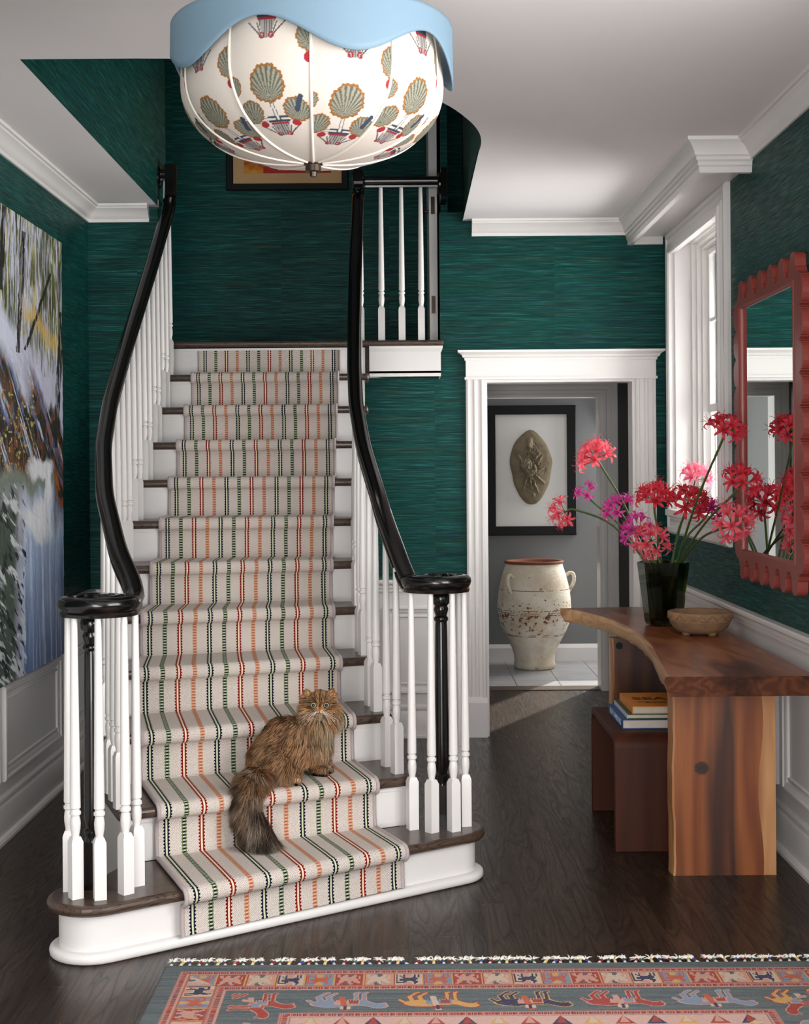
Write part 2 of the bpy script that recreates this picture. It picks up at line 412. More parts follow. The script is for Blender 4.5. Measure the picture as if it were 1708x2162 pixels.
# front wall behind the photographer, with the glazed entrance opening
bm = NB()
box(bm, XL-0.15, -1.55, YF-0.15, YF, 0, ZC); box(bm, 1.2, XR+0.24, YF-0.15, YF, 0, ZC); box(bm, -1.55, 1.2, YF-0.15, YF, 2.7, ZC)
struct('wall_front', bm, M['white_paint'])
# ceiling: flat slab with the rounded stair opening cut out
def opening_edge():
    pts = [(0.335, 7.86), (0.335, 6.9), (0.335, 6.2)]
    ctl = [(0.335, 6.2), (0.337, 5.98), (0.315, 5.78), (0.262, 5.58), (0.165, 5.34), (0.02, 5.12), (-0.18, 4.93), (-0.42, 4.80), (-0.68, 4.735), (-0.90, 4.72)]
    pts += [(v.x, v.y) for v in crom([(a, b, 0) for a, b in ctl], 5)][1:]
    return pts
OE = opening_edge()
bm = NB()
# strips from the edge to the right-hand side and the front
right = OE
for (x0, y0), (x1, y1) in zip(right, right[1:]):
    a = [(x0, y0), (1.75, y0), (1.75, y1), (x1, y1)]
    vs = [bm.verts.new((p[0], p[1], ZC)) for p in a]; bm.faces.new(vs)
vs = [bm.verts.new(p) for p in [(-0.90, 4.72, ZC), (1.75, 4.72, ZC), (1.75, YF, ZC), (-0.90, YF, ZC)]]; bm.faces.new(vs)
vs = [bm.verts.new(p) for p in [(-1.9, 4.72, ZC), (-0.90, 4.72, ZC), (-0.90, YF, ZC), (-1.9, YF, ZC)]]; bm.faces.new(vs)
bmesh.ops.remove_doubles(bm, verts=bm.verts, dist=1e-5)
bmesh.ops.recalc_face_normals(bm, faces=bm.faces)
for f in bm.faces:
    if f.normal.z > 0: f.normal_flip()
r_ = bmesh.ops.extrude_face_region(bm, geom=bm.faces[:])
for v in r_['geom']:
    if isinstance(v, bmesh.types.BMVert): v.co.z += 0.02
bmesh.ops.recalc_face_normals(bm, faces=bm.faces)
struct('ceiling', bm, M['ceiling_paint'])
struct('ceiling_side', box(NB(), XL-0.1, -1.302, 4.722, 7.45, ZC+0.012, ZC+0.05), M['ceiling_paint'])
# curved wall of the stairwell above the ceiling edge
bm = NB()
lo = [bm.verts.new((p[0], p[1], ZC+0.003)) for p in OE]; hi = [bm.verts.new((p[0], p[1], ZT)) for p in OE]
for i in range(len(OE)-1): bm.faces.new([lo[i], lo[i+1], hi[i+1], hi[i]])
a, b, c, d = lo[-1], bm.verts.new((-1.42, 4.72, ZC+0.003)), bm.verts.new((-1.42, 4.72, ZT)), hi[-1]; bm.faces.new([a, b, c, d])
o = struct('wall_stairwell_curved', bm, M['wallpaper'], smooth=50)
sm = o.modifiers.new('solid', 'SOLIDIFY'); sm.thickness = 0.06; sm.offset = -1
struct('ceiling_stairwell', box(NB(), -2.7, 1.3, 4.5, 9.0, ZT, ZT+0.1), M['ceiling_paint'])
bm = NB(); box(bm, -2.72, -2.6, 7.6, 8.92, 2.0, ZT); box(bm, -2.6, -1.42, 7.55, 7.66, 2.2, ZT); box(bm, 0.215, 0.255, 8.0, 8.92, 2.22, ZT); box(bm, 1.2, 1.3, 8.0, 8.92, 2.5, ZT); box(bm, 0.335, 1.25, 7.80, 7.86, 2.95, ZT); struct('wall_landing_side', bm, M['wallpaper'])

# vestibule and tiled room beyond the doorway
bm = NB()
box(bm, 0.26, 0.32, 8.0, 9.45, 0, 2.45); box(bm, 1.85, 1.95, 8.0, 9.45, 0, 2.45)
box(bm, 0.26, 0.40, 9.45, 9.60, 0, 2.45); box(bm, 1.33, 1.95, 9.45, 9.60, 0, 2.45); box(bm, 0.40, 1.33, 9.45, 9.60, 2.0, 2.45)
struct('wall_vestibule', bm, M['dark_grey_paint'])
struct('ceiling_vestibule', box(NB(), 0.26, 2.7, 8.0, 11.0, 2.45, 2.5), M['ceiling_paint'])
bm = NB(); box(bm, -0.2, 1.58, 10.90, 11.0, 0, 2.5); box(bm, 2.58, 2.7, 10.90, 11.0, 0, 2.5); box(bm, 1.58, 2.58, 10.90, 11.0, 0, 0.6); box(bm, 1.58, 2.58, 10.90, 11.0, 2.3, 2.5); box(bm, 2.6, 2.7, 9.45, 10.9, 0, 2.5); box(bm, 0.26, 0.36, 9.6, 10.9, 0, 2.5)
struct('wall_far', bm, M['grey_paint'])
bm = NB(); mould(bm, [(0.36, 10.90), (2.6, 10.90)], [(0, 0), (0.014, 0), (0.014, 0.105), (0.008, 0.118), (0, 0.135)], side=-1); struct('baseboard_far', bm, M['white_paint'])
bm = NB()
CAS = [(0, 0), (0.0, 0.012), (0.012, 0.022), (0.03, 0.022), (0.036, 0.016), (0.06, 0.016), (0.068, 0.022), (0.078, 0.022), (0.085, 0.03), (0.105, 0.03), (0.11, 0.024), (0.11, 0)]
frame_mould(bm, (0.40-0.11, 9.45, -0.2), (1, 0, 0), (0, 0, 1), (0, -1, 0), 0.93+0.22, 2.0+0.11+0.2, [(0.11-q, e) for q, e in CAS])
struct('trim_inner_door_casing', bm, M['white_paint'], smooth=30)
bm = NB(); box(bm, 1.315, 1.332, 9.44, 9.61, 0, 2.0); box(bm, 0.398, 0.415, 9.44, 9.61, 0, 2.0); box(bm, 0.415, 1.315, 9.4405, 9.609, 1.985, 2.0); struct('trim_inner_door_jamb', bm, M['white_paint'])

# ---------------- mouldings of the hall
CROWN = [(0, -0.088), (0.010, -0.088), (0.012, -0.072), (0.020, -0.066), (0.026, -0.055), (0.034, -0.042), (0.046, -0.030), (0.058, -0.022), (0.060, -0.014), (0.070, -0.012), (0.072, 0.0), (0, 0.0)]
VALANCE = [(-0.02, -0.143), (0.008, -0.143), (0.010, -0.118), (0.016, -0.112), (0.016, -0.098), (0.024, -0.09), (0.024, -0.078), (0.032, -0.07), (0.034, -0.06), (0.044, -0.04), (0.056, -0.022), (0.066, -0.014), (0.070, 0.0), (-0.02, 0.0)]
bm = NB(); mould(bm, [(XL, YF), (XL, 4.71)], CROWN, side=-1, z=ZC); struct('trim_crown_left_front', bm, M['white_paint'], smooth=30)
bm = NB(); mould(bm, [(XL, 4.73), (XL, 7.40), (-1.345, 7.40)], CROWN, side=-1, z=ZC+0.012); struct('trim_crown_left', bm, M['white_paint'], smooth=30)
bm = NB(); mould(bm, [(0.385, YB), (1.29, YB)], CROWN, side=-1, z=ZC); struct('trim_crown_back', bm, M['white_paint'], smooth=30)
bm = NB(); mould(bm, [(XR, 5.95), (XR, YF)], CROWN, side=-1, z=ZC); struct('trim_crown_right', bm, M['white_paint'], smooth=30)
VX = 1.27
bm = NB(); mould(bm, [(VX, YB), (VX, 5.95), (XR, 5.95)], VALANCE, side=-1, z=ZC); struct('trim_window_valance', bm, M['white_paint'], smooth=30)
bm = NB(); box(bm, VX, XR, 5.97, YB, 2.80, 2.815); box(bm, VX+0.02, XR-0.03, YB-0.03, YB, 2.757, 2.80); struct('trim_window_soffit', bm, M['white_paint'])

RAIL = [(0, -0.085), (0.010, -0.085), (0.012, -0.07), (0.018, -0.066), (0.018, -0.05), (0.025, -0.046), (0.025, -0.03), (0.034, -0.026), (0.040, -0.018), (0.040, -0.006), (0.034, 0.0), (0, 0.0)]
BASE = [(0, 0), (0.042, 0), (0.042, 0.012), (0.034, 0.022), (0.022, 0.026), (0.022, 0.135), (0.018, 0.145), (0.012, 0.150), (0.020, 0.158), (0.020, 0.172), (0.010, 0.185), (0, 0.195)]
ZR = 0.885
bm = NB(); frame_mould(bm, (XR, 1.13, 0.78), (0, 1, 0), (0, 0, 1), (-1, 0, 0), 2.44, 1.96, [(q*1.18, e*1.35) for q, e in CAS])
for a, b in ((1.25, 1.31), (3.39, 3.45), (2.32, 2.38)): box(bm, XR+0.16, XR+0.2, a, b, 0.9, 2.62)
for a, b in ((0.9, 0.96), (2.56, 2.62), (1.73, 1.79)): box(bm, XR+0.16, XR+0.2, 1.25, 3.45, a, b)
box(bm, XR+0.001, XR+0.24, 1.235, 1.252, 0.89, 2.63); box(bm, XR+0.001, XR+0.24, 3.448, 3.465, 0.89, 2.63); box(bm, XR+0.001, XR+0.24, 1.252, 3.448, 0.885, 0.902); box(bm, XR+0.001, XR+0.24, 1.252, 3.448, 2.618, 2.635)
struct('window_2', bm, M['white_paint'], smooth=30)
segs = {'left': ([(XL, YF), (XL, 7.40), (-1.30, 7.40)], -1), 'back': ([(-0.19, YB), (0.346, YB)], -1), 'right': ([(XR, 7.855), (XR, 3.6)], -1)}
for k, (pth, sd) in segs.items():
    bm = NB(); mould(bm, pth, RAIL, side=sd, z=ZR); struct('trim_chair_rail_'+k, bm, M['white_paint'], smooth=30)
    bm = NB(); mould(bm, pth, BASE, side=sd, z=0); struct('baseboard_'+k, bm, M['white_paint'], smooth=30)
    bm = NB(); mould(bm, pth, [(0, 0.01), (0.010, 0.01), (0.010, ZR-0.01), (0, ZR-0.01)], side=sd); struct('trim_wainscot_'+k, bm, M['white_paint'])
PM = [(0, 0), (0.0, 0.010), (0.006, 0.016), (0.014, 0.016), (0.020, 0.010), (0.030, 0.008), (0.036, 0.004), (0.040, 0)]
def panels(name, o, u, n, spans, z0, z1):
    bm = NB(); u = Vector(u)
    for a, b in spans:
        frame_mould(bm, Vector(o)+u*a+Vector((0, 0, z0)), u, (0, 0, 1), n, b-a, z1-z0, PM)
        frame_mould(bm, Vector(o)+u*(a+0.052)+Vector((0, 0, z0+0.052)), u, (0, 0, 1), n, b-a-0.104, z1-z0-0.104, [(0, 0), (0, 0.006), (0.006, 0.008), (0.012, 0)])
    struct(name, bm, M['white_paint'], smooth=30)
panels('trim_panel_left', (XL+0.010, 0, 0), (0, 1, 0), (1, 0, 0), [(0.2, 1.2), (1.3, 2.3), (2.4, 3.4), (3.5, 4.5), (4.6, 5.66), (5.73, 6.67), (6.74, 7.30)], 0.235, 0.625)
panels('trim_panel_back', (0, YB-0.010, 0), (1, 0, 0), (0, -1, 0), [(-0.12, 0.235)], 0.245, 0.735)
panels('trim_panel_right', (XR-0.010, 0, 0), (0, 1, 0), (-1, 0, 0), [(3.65, 4.55), (4.64, 5.45), (5.54, 6.4), (6.5, 7.5)], 0.245, 0.735)

# doorway casing with plinths and a frieze header
def flute_board(bm, x0, x1, yf, z0, z1):
    w_ = x1-x0
    pr = [(0, 0), (0, 0.018), (0.010, 0.024), (0.018, 0.024), (0.024, 0.018), (w_*0.5-0.012, 0.018), (w_*0.5-0.004, 0.026), (w_*0.5+0.008, 0.026), (w_*0.5+0.014, 0.020), (w_-0.022, 0.020), (w_-0.014, 0.030), (w_-0.003, 0.030), (w_, 0.022), (w_, 0)]
    extrude_poly(bm, [(x0+a, yf-b, z0) for a, b in pr], (0, 0, z1-z0))
bm = NB()
flute_board(bm, 0.345, DX0, YB, 0.22, 2.01); flute_board(bm, DX1, 1.412, YB, 0.22, 2.01)
for a, b in ((0.340, DX0+0.006), (DX1-0.006, 1.416)):
    box(bm, a, b, YB-0.036, YB, 0, 0.195); extrude_poly(bm, [(a, YB-0.036, 0.195), (a, YB-0.026, 0.225), (a, YB, 0.225), (a, YB, 0.195)], (b-a, 0, 0))
box(bm, 0.338, 1.418, YB-0.038, YB, 2.005, 2.018); box(bm, 0.345, 1.412, YB-0.026, YB, 2.018, 2.125)
mould(bm, [(0.345, YB), (0.345, YB-0.026), (1.412, YB-0.026), (1.412, YB)], [(0, 2.112), (0.006, 2.112), (0.008, 2.125), (0.018, 2.130), (0.022, 2.142), (0.036, 2.152), (0.044, 2.156), (0.046, 2.168), (0, 2.168)], side=-1)
bmesh.ops.recalc_face_normals(bm, faces=bm.faces)
d1 = struct('door_1', bm, M['white_paint'], smooth=30)
bm = NB(); box(bm, DX0-0.002, DX0+0.018, YB-0.005, YB+0.145, 0, DH); box(bm, DX1-0.018, DX1+0.002, YB-0.005, YB+0.145, 0, DH); box(bm, DX0+0.018, DX1-0.018, YB-0.0045, YB+0.144, DH-0.016, DH+0.002)
obj('door_jamb', bm, M['white_paint'], d1)

# window: casing, deep jambs, stops, sashes with muntins, panes
bm = NB()
frame_mould(bm, (XR, WY0-0.13, WZ0-0.13), (0, 1, 0), (0, 0, 1), (-1, 0, 0), WY1-WY0+0.255, WZ1-WZ0+0.19, [(q*1.18, e*1.35) for q, e in CAS])
win = struct('window_1', bm, M['white_paint'], smooth=30)
bm = NB(); box(bm, XR-0.003, XR+0.24, WY0-0.004, WY0+0.016, WZ0, WZ1); box(bm, XR-0.003, XR+0.24, WY1-0.016, WY1+0.004, WZ0, WZ1)
box(bm, XR-0.003, XR+0.24, WY0, WY1, WZ1-0.016, WZ1+0.004); box(bm, XR-0.05, XR+0.24, WY0-0.10, WY1+0.06, WZ0-0.03, WZ0+0.006)
obj('window_jamb', bm, M['white_paint'], win, bevel=0.003)
bm = NB()
for k, (q, d) in enumerate(((0.016, 0.10), (0.034, 0.125), (0.05, 0.15))):
    frame_mould(bm, (XR+d, WY0+q-0.002, WZ0+q-0.012), (0, 1, 0), (0, 0, 1), (-1, 0, 0), WY1-WY0-2*q+0.004, WZ1-WZ0-2*q+0.024, [(0, -0.03), (0, 0.012), (0.010, 0.016), (0.022, 0.012), (0.022, -0.03)])
obj('window_stop', bm, M['white_paint'], win, smooth=30)
def sash(z0, z1, xs, bars):
    y0, y1 = WY0+0.06, WY1-0.06
    bm = NB(); st = 0.045
    box(bm, xs, xs+0.035, y0, y0+st, z0, z1); box(bm, xs, xs+0.035, y1-st, y1, z0, z1); box(bm, xs, xs+0.035, y0+st, y1-st, z0, z0+st); box(bm, xs, xs+0.035, y0+st, y1-st, z1-st, z1)
    for k in (1, 2): yy = y0+(y1-y0)*k/3; box(bm, xs+0.006, xs+0.03, yy-0.01, yy+0.01, z0+st, z1-st)
    for zz in bars: box(bm, xs+0.006, xs+0.03, y0+st, y1-st, zz-0.01, zz+0.01)
    s = obj('sash', bm, M['white_paint'], win, bevel=0.004)
    g = bpy.data.materials.get('window_glass')
    if not g:
        g = mat('window_glass', (250, 252, 255), 0.02); t, p = nt(g)
        tr = t.new('ShaderNodeBsdfTransparent'); gl = t.new('ShaderNodeBsdfGlossy'); gl.inputs['Roughness'].default_value = 0.02
        mx = t.new('ShaderNodeMixShader'); fr = t.new('ShaderNodeFresnel'); fr.inputs[0].default_value = 1.45
        t.l.new(fr.outputs[0], mx.inputs[0]); t.l.new(tr.outputs[0], mx.inputs[1]); t.l.new(gl.outputs[0], mx.inputs[2])
        t.l.new(mx.outputs[0], t.n['Material Output'].inputs[0])
    obj('pane', box(NB(), xs+0.016, xs+0.020, y0+st, y1-st, z0+st, z1-st), g, s)
sash(1.80, 2.70, XR+0.165, (2.30,)); sash(1.30, 1.845, XR+0.195, ())

# white door standing open on the upper landing, edge towards the stairs
bm = NB(); box(bm, 0.148, 0.196, 8.03, 8.76, 2.215, 4.24)
dl = struct('door_2', bm, M['white_paint'], bevel=0.003)
bm = NB()
for z in (2.45, 3.02, 3.62): box(bm, 0.160, 0.182, 8.024, 8.032, z-0.05, z+0.05)
obj('hinge', bm, M['bronze'], dl)
bm = NB()
tube(bm, [(0.150, 8.06, 2.99), (0.115, 8.06, 2.99)], [0.010, 0.008], 12); lathe(bm, [(0.001, -0.026), (0.012, -0.024), (0.018, -0.012), (0.018, 0.012), (0.012, 0.024), (0.001, 0.026)], 0.110, 8.06, 2.99, 16)
obj('door_knob', bm, M['bronze'], dl, smooth=50)
# ------------------------------------------------------------------ staircase
# left and right runner edges on every nosing line, step 0 = landing, step 11 = curtail step
NL = [(-1.118, 7.60), (-1.118, 7.36), (-1.118, 7.11), (-1.117, 6.86), (-1.113, 6.59), (-1.108, 6.31), (-1.100, 6.03), (-1.085, 5.735), (-1.045, 5.42), (-0.965, 5.08), (-0.845, 4.735), (-0.700, 4.385)]
NR = [(-0.352, 7.60), (-0.350, 7.36), (-0.348, 7.11), (-0.346, 6.87), (-0.343, 6.66), (-0.338, 6.44), (-0.330, 6.22), (-0.312, 5.99), (-0.270, 5.72), (-0.205, 5.41), (-0.112, 5.115), (-0.008, 4.885)]
EL = [0.182]*7+[0.175, 0.165, 0.15, 0.14, 0.13]
ER = [0.16]*12
NL = [Vector((a, b, 0)) for a, b in NL]; NR = [Vector((a, b, 0)) for a, b in NR]
DIR = [(r_-l_).normalized() for l_, r_ in zip(NL, NR)]
NRM = [Vector((d.y, -d.x, 0)) for d in DIR]          # points down the stairs
ZN = [(12-n)*R for n in range(12)]; ZN[0] = 2.208
def lp(n, e): return NL[n]-DIR[n]*e
def rp(n, e): return NR[n]+DIR[n]*e
def interp(f, t, e):
    n = min(int(t), 10); k = t-n; return f(n, e)*(1-k)+f(n+1, e)*k
TH = 0.036
stairs = thing('staircase', 'white staircase with dark wood treads rising to the landing', 'staircase', (-0.7, 5.4, 0))
# treads 1..10
for n in range(1, 11):
    l_ = lp(n, EL[n]); r_ = rp(n, ER[n]+0.004)
    l2 = lp(n-1, EL[n-1])+NRM[n-1]*-0.045; r2 = rp(n-1, ER[n-1])+NRM[n-1]*-0.045
    if n == 1: l2.y = r2.y = 7.62
    pts = [l_, r_, r2, l2]
    obj('tread', prism(NB(), [(p.x, p.y) for p in pts], ZN[n]-TH, ZN[n]), M['tread_wood'], stairs, bevel=0.014, seg=3)
# curtail step: rounded at both ends
CA, RA, CB, RB = Vector((-0.985, 4.385, 0)), 0.145, Vector((0.145, 5.165, 0)), 0.14
cd = (CB-CA).normalized(); cn = Vector((cd.y, -cd.x, 0)); an = math.atan2(cn.y, cn.x)
def curtail(off=0.0, full=True):
    pts = []
    for k in range(0, 17):
        a = an+(-200+200*k/16)*PI/180 if full else 0
        pts.append(CA+Vector((math.cos(a), math.sin(a), 0))*(RA+off))
    for k in range(0, 15):
        a = an+(165*k/14)*PI/180
        pts.append(CB+Vector((math.cos(a), math.sin(a), 0))*(RB+off))
    b1 = rp(10, ER[10]-0.03)-NRM[10]*0.03; b2 = lp(10, EL[10]-0.02)-NRM[10]*0.03
    pts += [b1, b2]
    return [(p.x, p.y) for p in pts]
def prism_tri(bm, pts, z0, z1):
    prism(bm, pts, z0, z1); return bm
obj('tread', prism(NB(), curtail(), R-TH, R), M['tread_wood'], stairs, bevel=0.016, seg=3)
obj('riser', prism(NB(), curtail(-0.036), 0.0, R-TH), M['white_paint'], stairs, smooth=35)
sh = obj('shoe_moulding', prism(NB(), curtail(-0.006), 0.0, 0.034), M['white_paint'], stairs, bevel=0.014, seg=4, smooth=50)
# risers
for n in range(0, 11):
    z1 = ZN[n]-TH; z0 = ZN[n+1]-0.002
    a = lp(n, EL[n]-0.022)-NRM[n]*0.032; b = rp(n, ER[n]-0.022)-NRM[n]*0.032
    p4 = [a, b, b-NRM[n]*0.02, a-NRM[n]*0.02]
    bm = prism(NB(), [(p.x, p.y) for p in p4], z0, z1)
    # cove under the nosing
    c4 = [a+NRM[n]*0.007, b+NRM[n]*0.007, b, a]; prism(bm, [(p.x, p.y) for p in c4], z1-0.016, z1)
    obj('riser', bm, M['white_paint'], stairs)
# closed sides below the treads
for side, f, E_ in (('l', lp, EL), ('r', rp, ER)):
    bm = NB()
    for n in range(1, 11):
        a, b = f(n, E_[n]-0.024)-NRM[n]*0.04, f(n-1, E_[n-1]-0.024)-NRM[n-1]*0.04
        if n == 1: b.y = 7.62
        d = (b-a).normalized(); q = Vector((d.y, -d.x, 0))*(-0.02 if side == 'l' else 0.02)
        pts = [a, a-q, b-q, b]
        if side == 'l': pts = pts[::-1]
        prism(bm, [(p.x, p.y) for p in pts], 0, ZN[n]-TH+0.001)
        zz = ZN[n]-TH-0.03
    bmesh.ops.recalc_face_normals(bm, faces=bm.faces)
    obj('stringer', bm, M['white_paint'], stairs)
# landing: floor boards, nosing and panelled fascia
bm = NB(); box(bm, -1.30, 0.215, 7.588, 7.70, ZN[0]-0.03, ZN[0]); obj('landing_nosing', bm, M['tread_wood'], stairs, bevel=0.012, seg=3)
bm = NB(); box(bm, -1.42, 0.204, 7.70, 8.80, ZN[0]-0.18, ZN[0]-0.001); obj('landing_floor', bm, M['tread_wood'], stairs)
bm = NB(); box(bm, -0.19, 0.200, 7.625, YB+0.01, 2.03, ZN[0]-0.031)
mould(bm, [(-0.19, 7.625), (0.200, 7.625), (0.200, YB)], [(0, 0.0), (0.012, 0.0), (0.010, -0.012), (0.004, -0.022), (0, -0.03)], side=-1, z=ZN[0]-0.031)
mould(bm, [(-0.19, 7.625), (0.200, 7.625), (0.200, YB)], [(0, 0.0), (0.0, 0.03), (-0.006, 0.03), (-0.006, 0.0)], side=-1, z=2.012)
obj('landing_fascia', bm, M['white_paint'], stairs)

# ---------------------------------------------------------------- runner
W_ = 0.80
def runner_rows():
    rows = []                 # (left point, right point)
    T = 0.011
    def add(n, off, z, k=1.0):
        rows.append((NL[n]+NRM[n]*off+Vector((0, 0, z)), NR[n]+NRM[n]*off+Vector((0, 0, z))))
    for n in range(11, -1, -1):
        zt = ZN[n]; zb = 0.038 if n == 11 else ZN[n+1]+T
        rs = -0.032+T
        add(n, rs+0.004, zb+0.001)
        for q in (0.33, 0.66): add(n, rs, zb+(zt-TH-0.012-zb)*q)
        add(n, rs, zt-TH-0.012)
        if n == 0:
            break
        rr = TH/2+T; cz = zt-TH/2
        for k in range(0, 9):
            a = -62+k*(152/8); a = a*PI/180
            add(n, -TH/2+0.001+rr*math.cos(a)*0.98, cz+rr*math.sin(a))
        # along the tread to the next riser
        l0, r0 = rows[-1]; m_ = n-1
        l1, r1 = NL[m_]+NRM[m_]*(-0.032+T), NR[m_]+NRM[m_]*(-0.032+T)
        for q in (0.25, 0.5, 0.75, 0.94):
            z = zt+T+0.001
            p, s_ = l0.lerp(l1, q), r0.lerp(r1, q); p.z = s_.z = z; rows.append((p, s_))
    return rows
rows = runner_rows(); nc = 29
Xa = np.zeros((len(rows), nc)); Ya = Xa.copy(); Za = Xa.copy(); UV = np.zeros((len(rows), nc, 2))
cum = 0; prev = None
for i, (a, b) in enumerate(rows):
    mid = (a+b)/2
    if prev is not None: cum += (mid-prev).length
    prev = mid
    for j in range(nc):
        q = j/(nc-1); p = a.lerp(b, q); Xa[i, j], Ya[i, j], Za[i, j] = p; UV[i, j] = (q*W_, cum)
def runner_mat():
    m = mat('striped_wool', (206, 194, 187), 0.95, spec=0.12); t, p = nt(m)
    uv = t.new('ShaderNodeUVMap', uv_map='UVMap'); sp = t.new('ShaderNodeSeparateXYZ'); t.l.new(uv.outputs[0], sp.inputs[0])
    u, v = sp.outputs[0], sp.outputs[1]
    s = (W_-2*0.034)/12
    k = t.m('SUBTRACT', u, 0.034); idx = t.m('ROUND', t.m('DIVIDE', k, s)); d = t.m('SUBTRACT', k, t.m('MULTIPLY', idx, s)); ad = t.m('ABSOLUTE', d)
    cy = t.m('MODULO', idx, 4.0)
    # weave of the ground
    wv = t.m('MULTIPLY', t.m('SINE', t.m('MULTIPLY', u, 2*PI/0.0058)), t.m('SINE', t.m('MULTIPLY', v, 2*PI/0.0058)))
    n1 = t.noise(t.vec(t.m('MULTIPLY', u, 300.0), t.m('MULTIPLY', v, 300.0), 0.0), 1.0, 2, 0.6)
    hgt = t.m('ADD', t.m('MULTIPLY', wv, 0.35), n1)
    ground = t.mix(t.ramp(hgt, [(0.20, (0, 0, 0)), (0.62, (1, 1, 1))]), lin4((152, 136, 124)), lin4((230, 220, 212)))
    bead = t.m('SINE', t.m('MULTIPLY', v, 2*PI/0.0115))      # beads along the length
    def band(lo, hi): return t.m('MULTIPLY', t.m('GREATER_THAN', ad, lo), t.m('LESS_THAN', ad, hi))
    serr = t.m('ADD', 0.0094, t.m('MULTIPLY', bead, 0.0024))
    outer = t.m('MULTIPLY', t.m('GREATER_THAN', ad, 0.0032), t.m('LESS_THAN', ad, serr)); core = t.m('LESS_THAN', ad, 0.0032)
    dash = t.m('MULTIPLY', t.m('LESS_THAN', ad, 0.0052), t.m('GREATER_THAN', bead, -0.1)); dashb = t.m('MULTIPLY', t.m('LESS_THAN', ad, 0.0052), t.m('LESS_THAN', bead, -0.1))
    rim = t.m('MULTIPLY', t.m('GREATER_THAN', ad, 0.0048), t.m('LESS_THAN', ad, t.m('ADD', 0.0082, t.m('MULTIPLY', bead, 0.0014))))
    def is_(q): return t.m('COMPARE', cy, float(q), 0.3)
    col = ground
    for q, oc, cc in ((0, (16, 18, 40), (206, 214, 176)), (2, (128, 12, 18), (238, 216, 178))):
        col = t.mix(t.m('MULTIPLY', outer, is_(q)), col, lin4(oc)); col = t.mix(t.m('MULTIPLY', core, is_(q)), col, lin4(cc))
    for q, dc, d2, rc in ((1, (22, 30, 26), (190, 196, 180), (92, 112, 62)), (3, (180, 92, 68), (216, 178, 152), (196, 142, 108))):
        col = t.mix(t.m('MULTIPLY', dash, is_(q)), col, lin4(dc)); col = t.mix(t.m('MULTIPLY', dashb, is_(q)), col, lin4(d2)); col = t.mix(t.m('MULTIPLY', rim, is_(q)), col, lin4(rc))
    t.put(p.inputs['Base Color'], col)
    t.put(p.inputs['Normal'], t.bump(hgt, 0.5, 0.004))
    return m
runner = thing('stair_runner', 'cream stair runner with navy, green, red and orange stripes', 'carpet runner', (-0.5, 4.7, 0.04))
ro = painted('woven_carpet', Xa, Ya, Za, None, runner_mat(), runner, uv=UV)
M['binding'] = mottled('grey_binding', (168, 156, 156), (186, 174, 172), 120, 0.9, 0.3, bscale=400)
for side in (0, 1):
    pts = [r_[side]+Vector((0, 0, -0.001)) for r_ in rows]
    obj('edge_binding', tube(NB(), pts, 0.0075, 8), M['binding'], ro, smooth=80)

# ---------------------------------------------------------------- balustrades
def baluster_mesh(length):
    """square foot, turned vase and ring, shaft tapering to the rail"""
    bm = NB(); h = 0.0185; zb = 0.175
    # square block with chamfered shoulder
    box(bm, -h, h, -h, h, 0, zb)
    top = [f for f in bm.faces if f.calc_center_median().z > zb-1e-4][0]
    bmesh.ops.delete(bm, geom=[top], context='FACES_ONLY')
    ring0 = [v for v in bm.verts if v.co.z > zb-1e-4]; ring0.sort(key=lambda v: math.atan2(v.co.y, v.co.x))
    r1 = [bm.verts.new((v.co.x*0.68, v.co.y*0.68, zb+0.016)) for v in ring0]
    for i in range(4): bm.faces.new([ring0[i], ring0[(i+1) % 4], r1[(i+1) % 4], r1[i]])
    bm.faces.new(r1)
    prof = [(0.0125, zb+0.010), (0.0118, zb+0.020), (0.0155, zb+0.040), (0.0165, zb+0.058), (0.0145, zb+0.074), (0.0128, zb+0.078), (0.0128, zb+0.081), (0.0172, zb+0.084), (0.0178, zb+0.089), (0.0172, zb+0.094), (0.0132, zb+0.097), (0.0132, zb+0.101), (0.0168, zb+0.105), (0.0162, zb+0.16), (0.0145, zb+0.32), (0.0108, max(length-0.02, zb+0.4)), (0.0100, max(length, zb+0.41))]
    lathe(bm, prof, seg=14)
    me = bpy.data.meshes.new('baluster'); bm.to_mesh(me); bm.free()
    for p in me.polygons: p.use_smooth = True
    me.set_sharp_from_angle(angle=math.radians(40)); me.materials.append(M['white_paint']); return me
_bal = {}
def baluster(parent, x, y, z0, z1, rot=0):
    k = round(z1-z0, 2)
    if k not in _bal: _bal[k] = baluster_mesh(k)
    o = bpy.data.objects.new('baluster', _bal[k]); C.objects.link(o)
    o.parent = parent; o.matrix_parent_inverse = parent_inv(parent); o.location = (x, y, z0); o.rotation_euler = (0, 0, rot); return o
RAILSEC = [(-0.024, -0.030), (0.024, -0.030), (0.026, -0.020), (0.022, -0.015), (0.027, -0.008), (0.0325, 0.006), (0.031, 0.020), (0.021, 0.029), (0.0, 0.033), (-0.021, 0.029), (-0.031, 0.020), (-0.0325, 0.006), (-0.027, -0.008), (-0.022, -0.015), (-0.026, -0.020)]
CR = 0.84
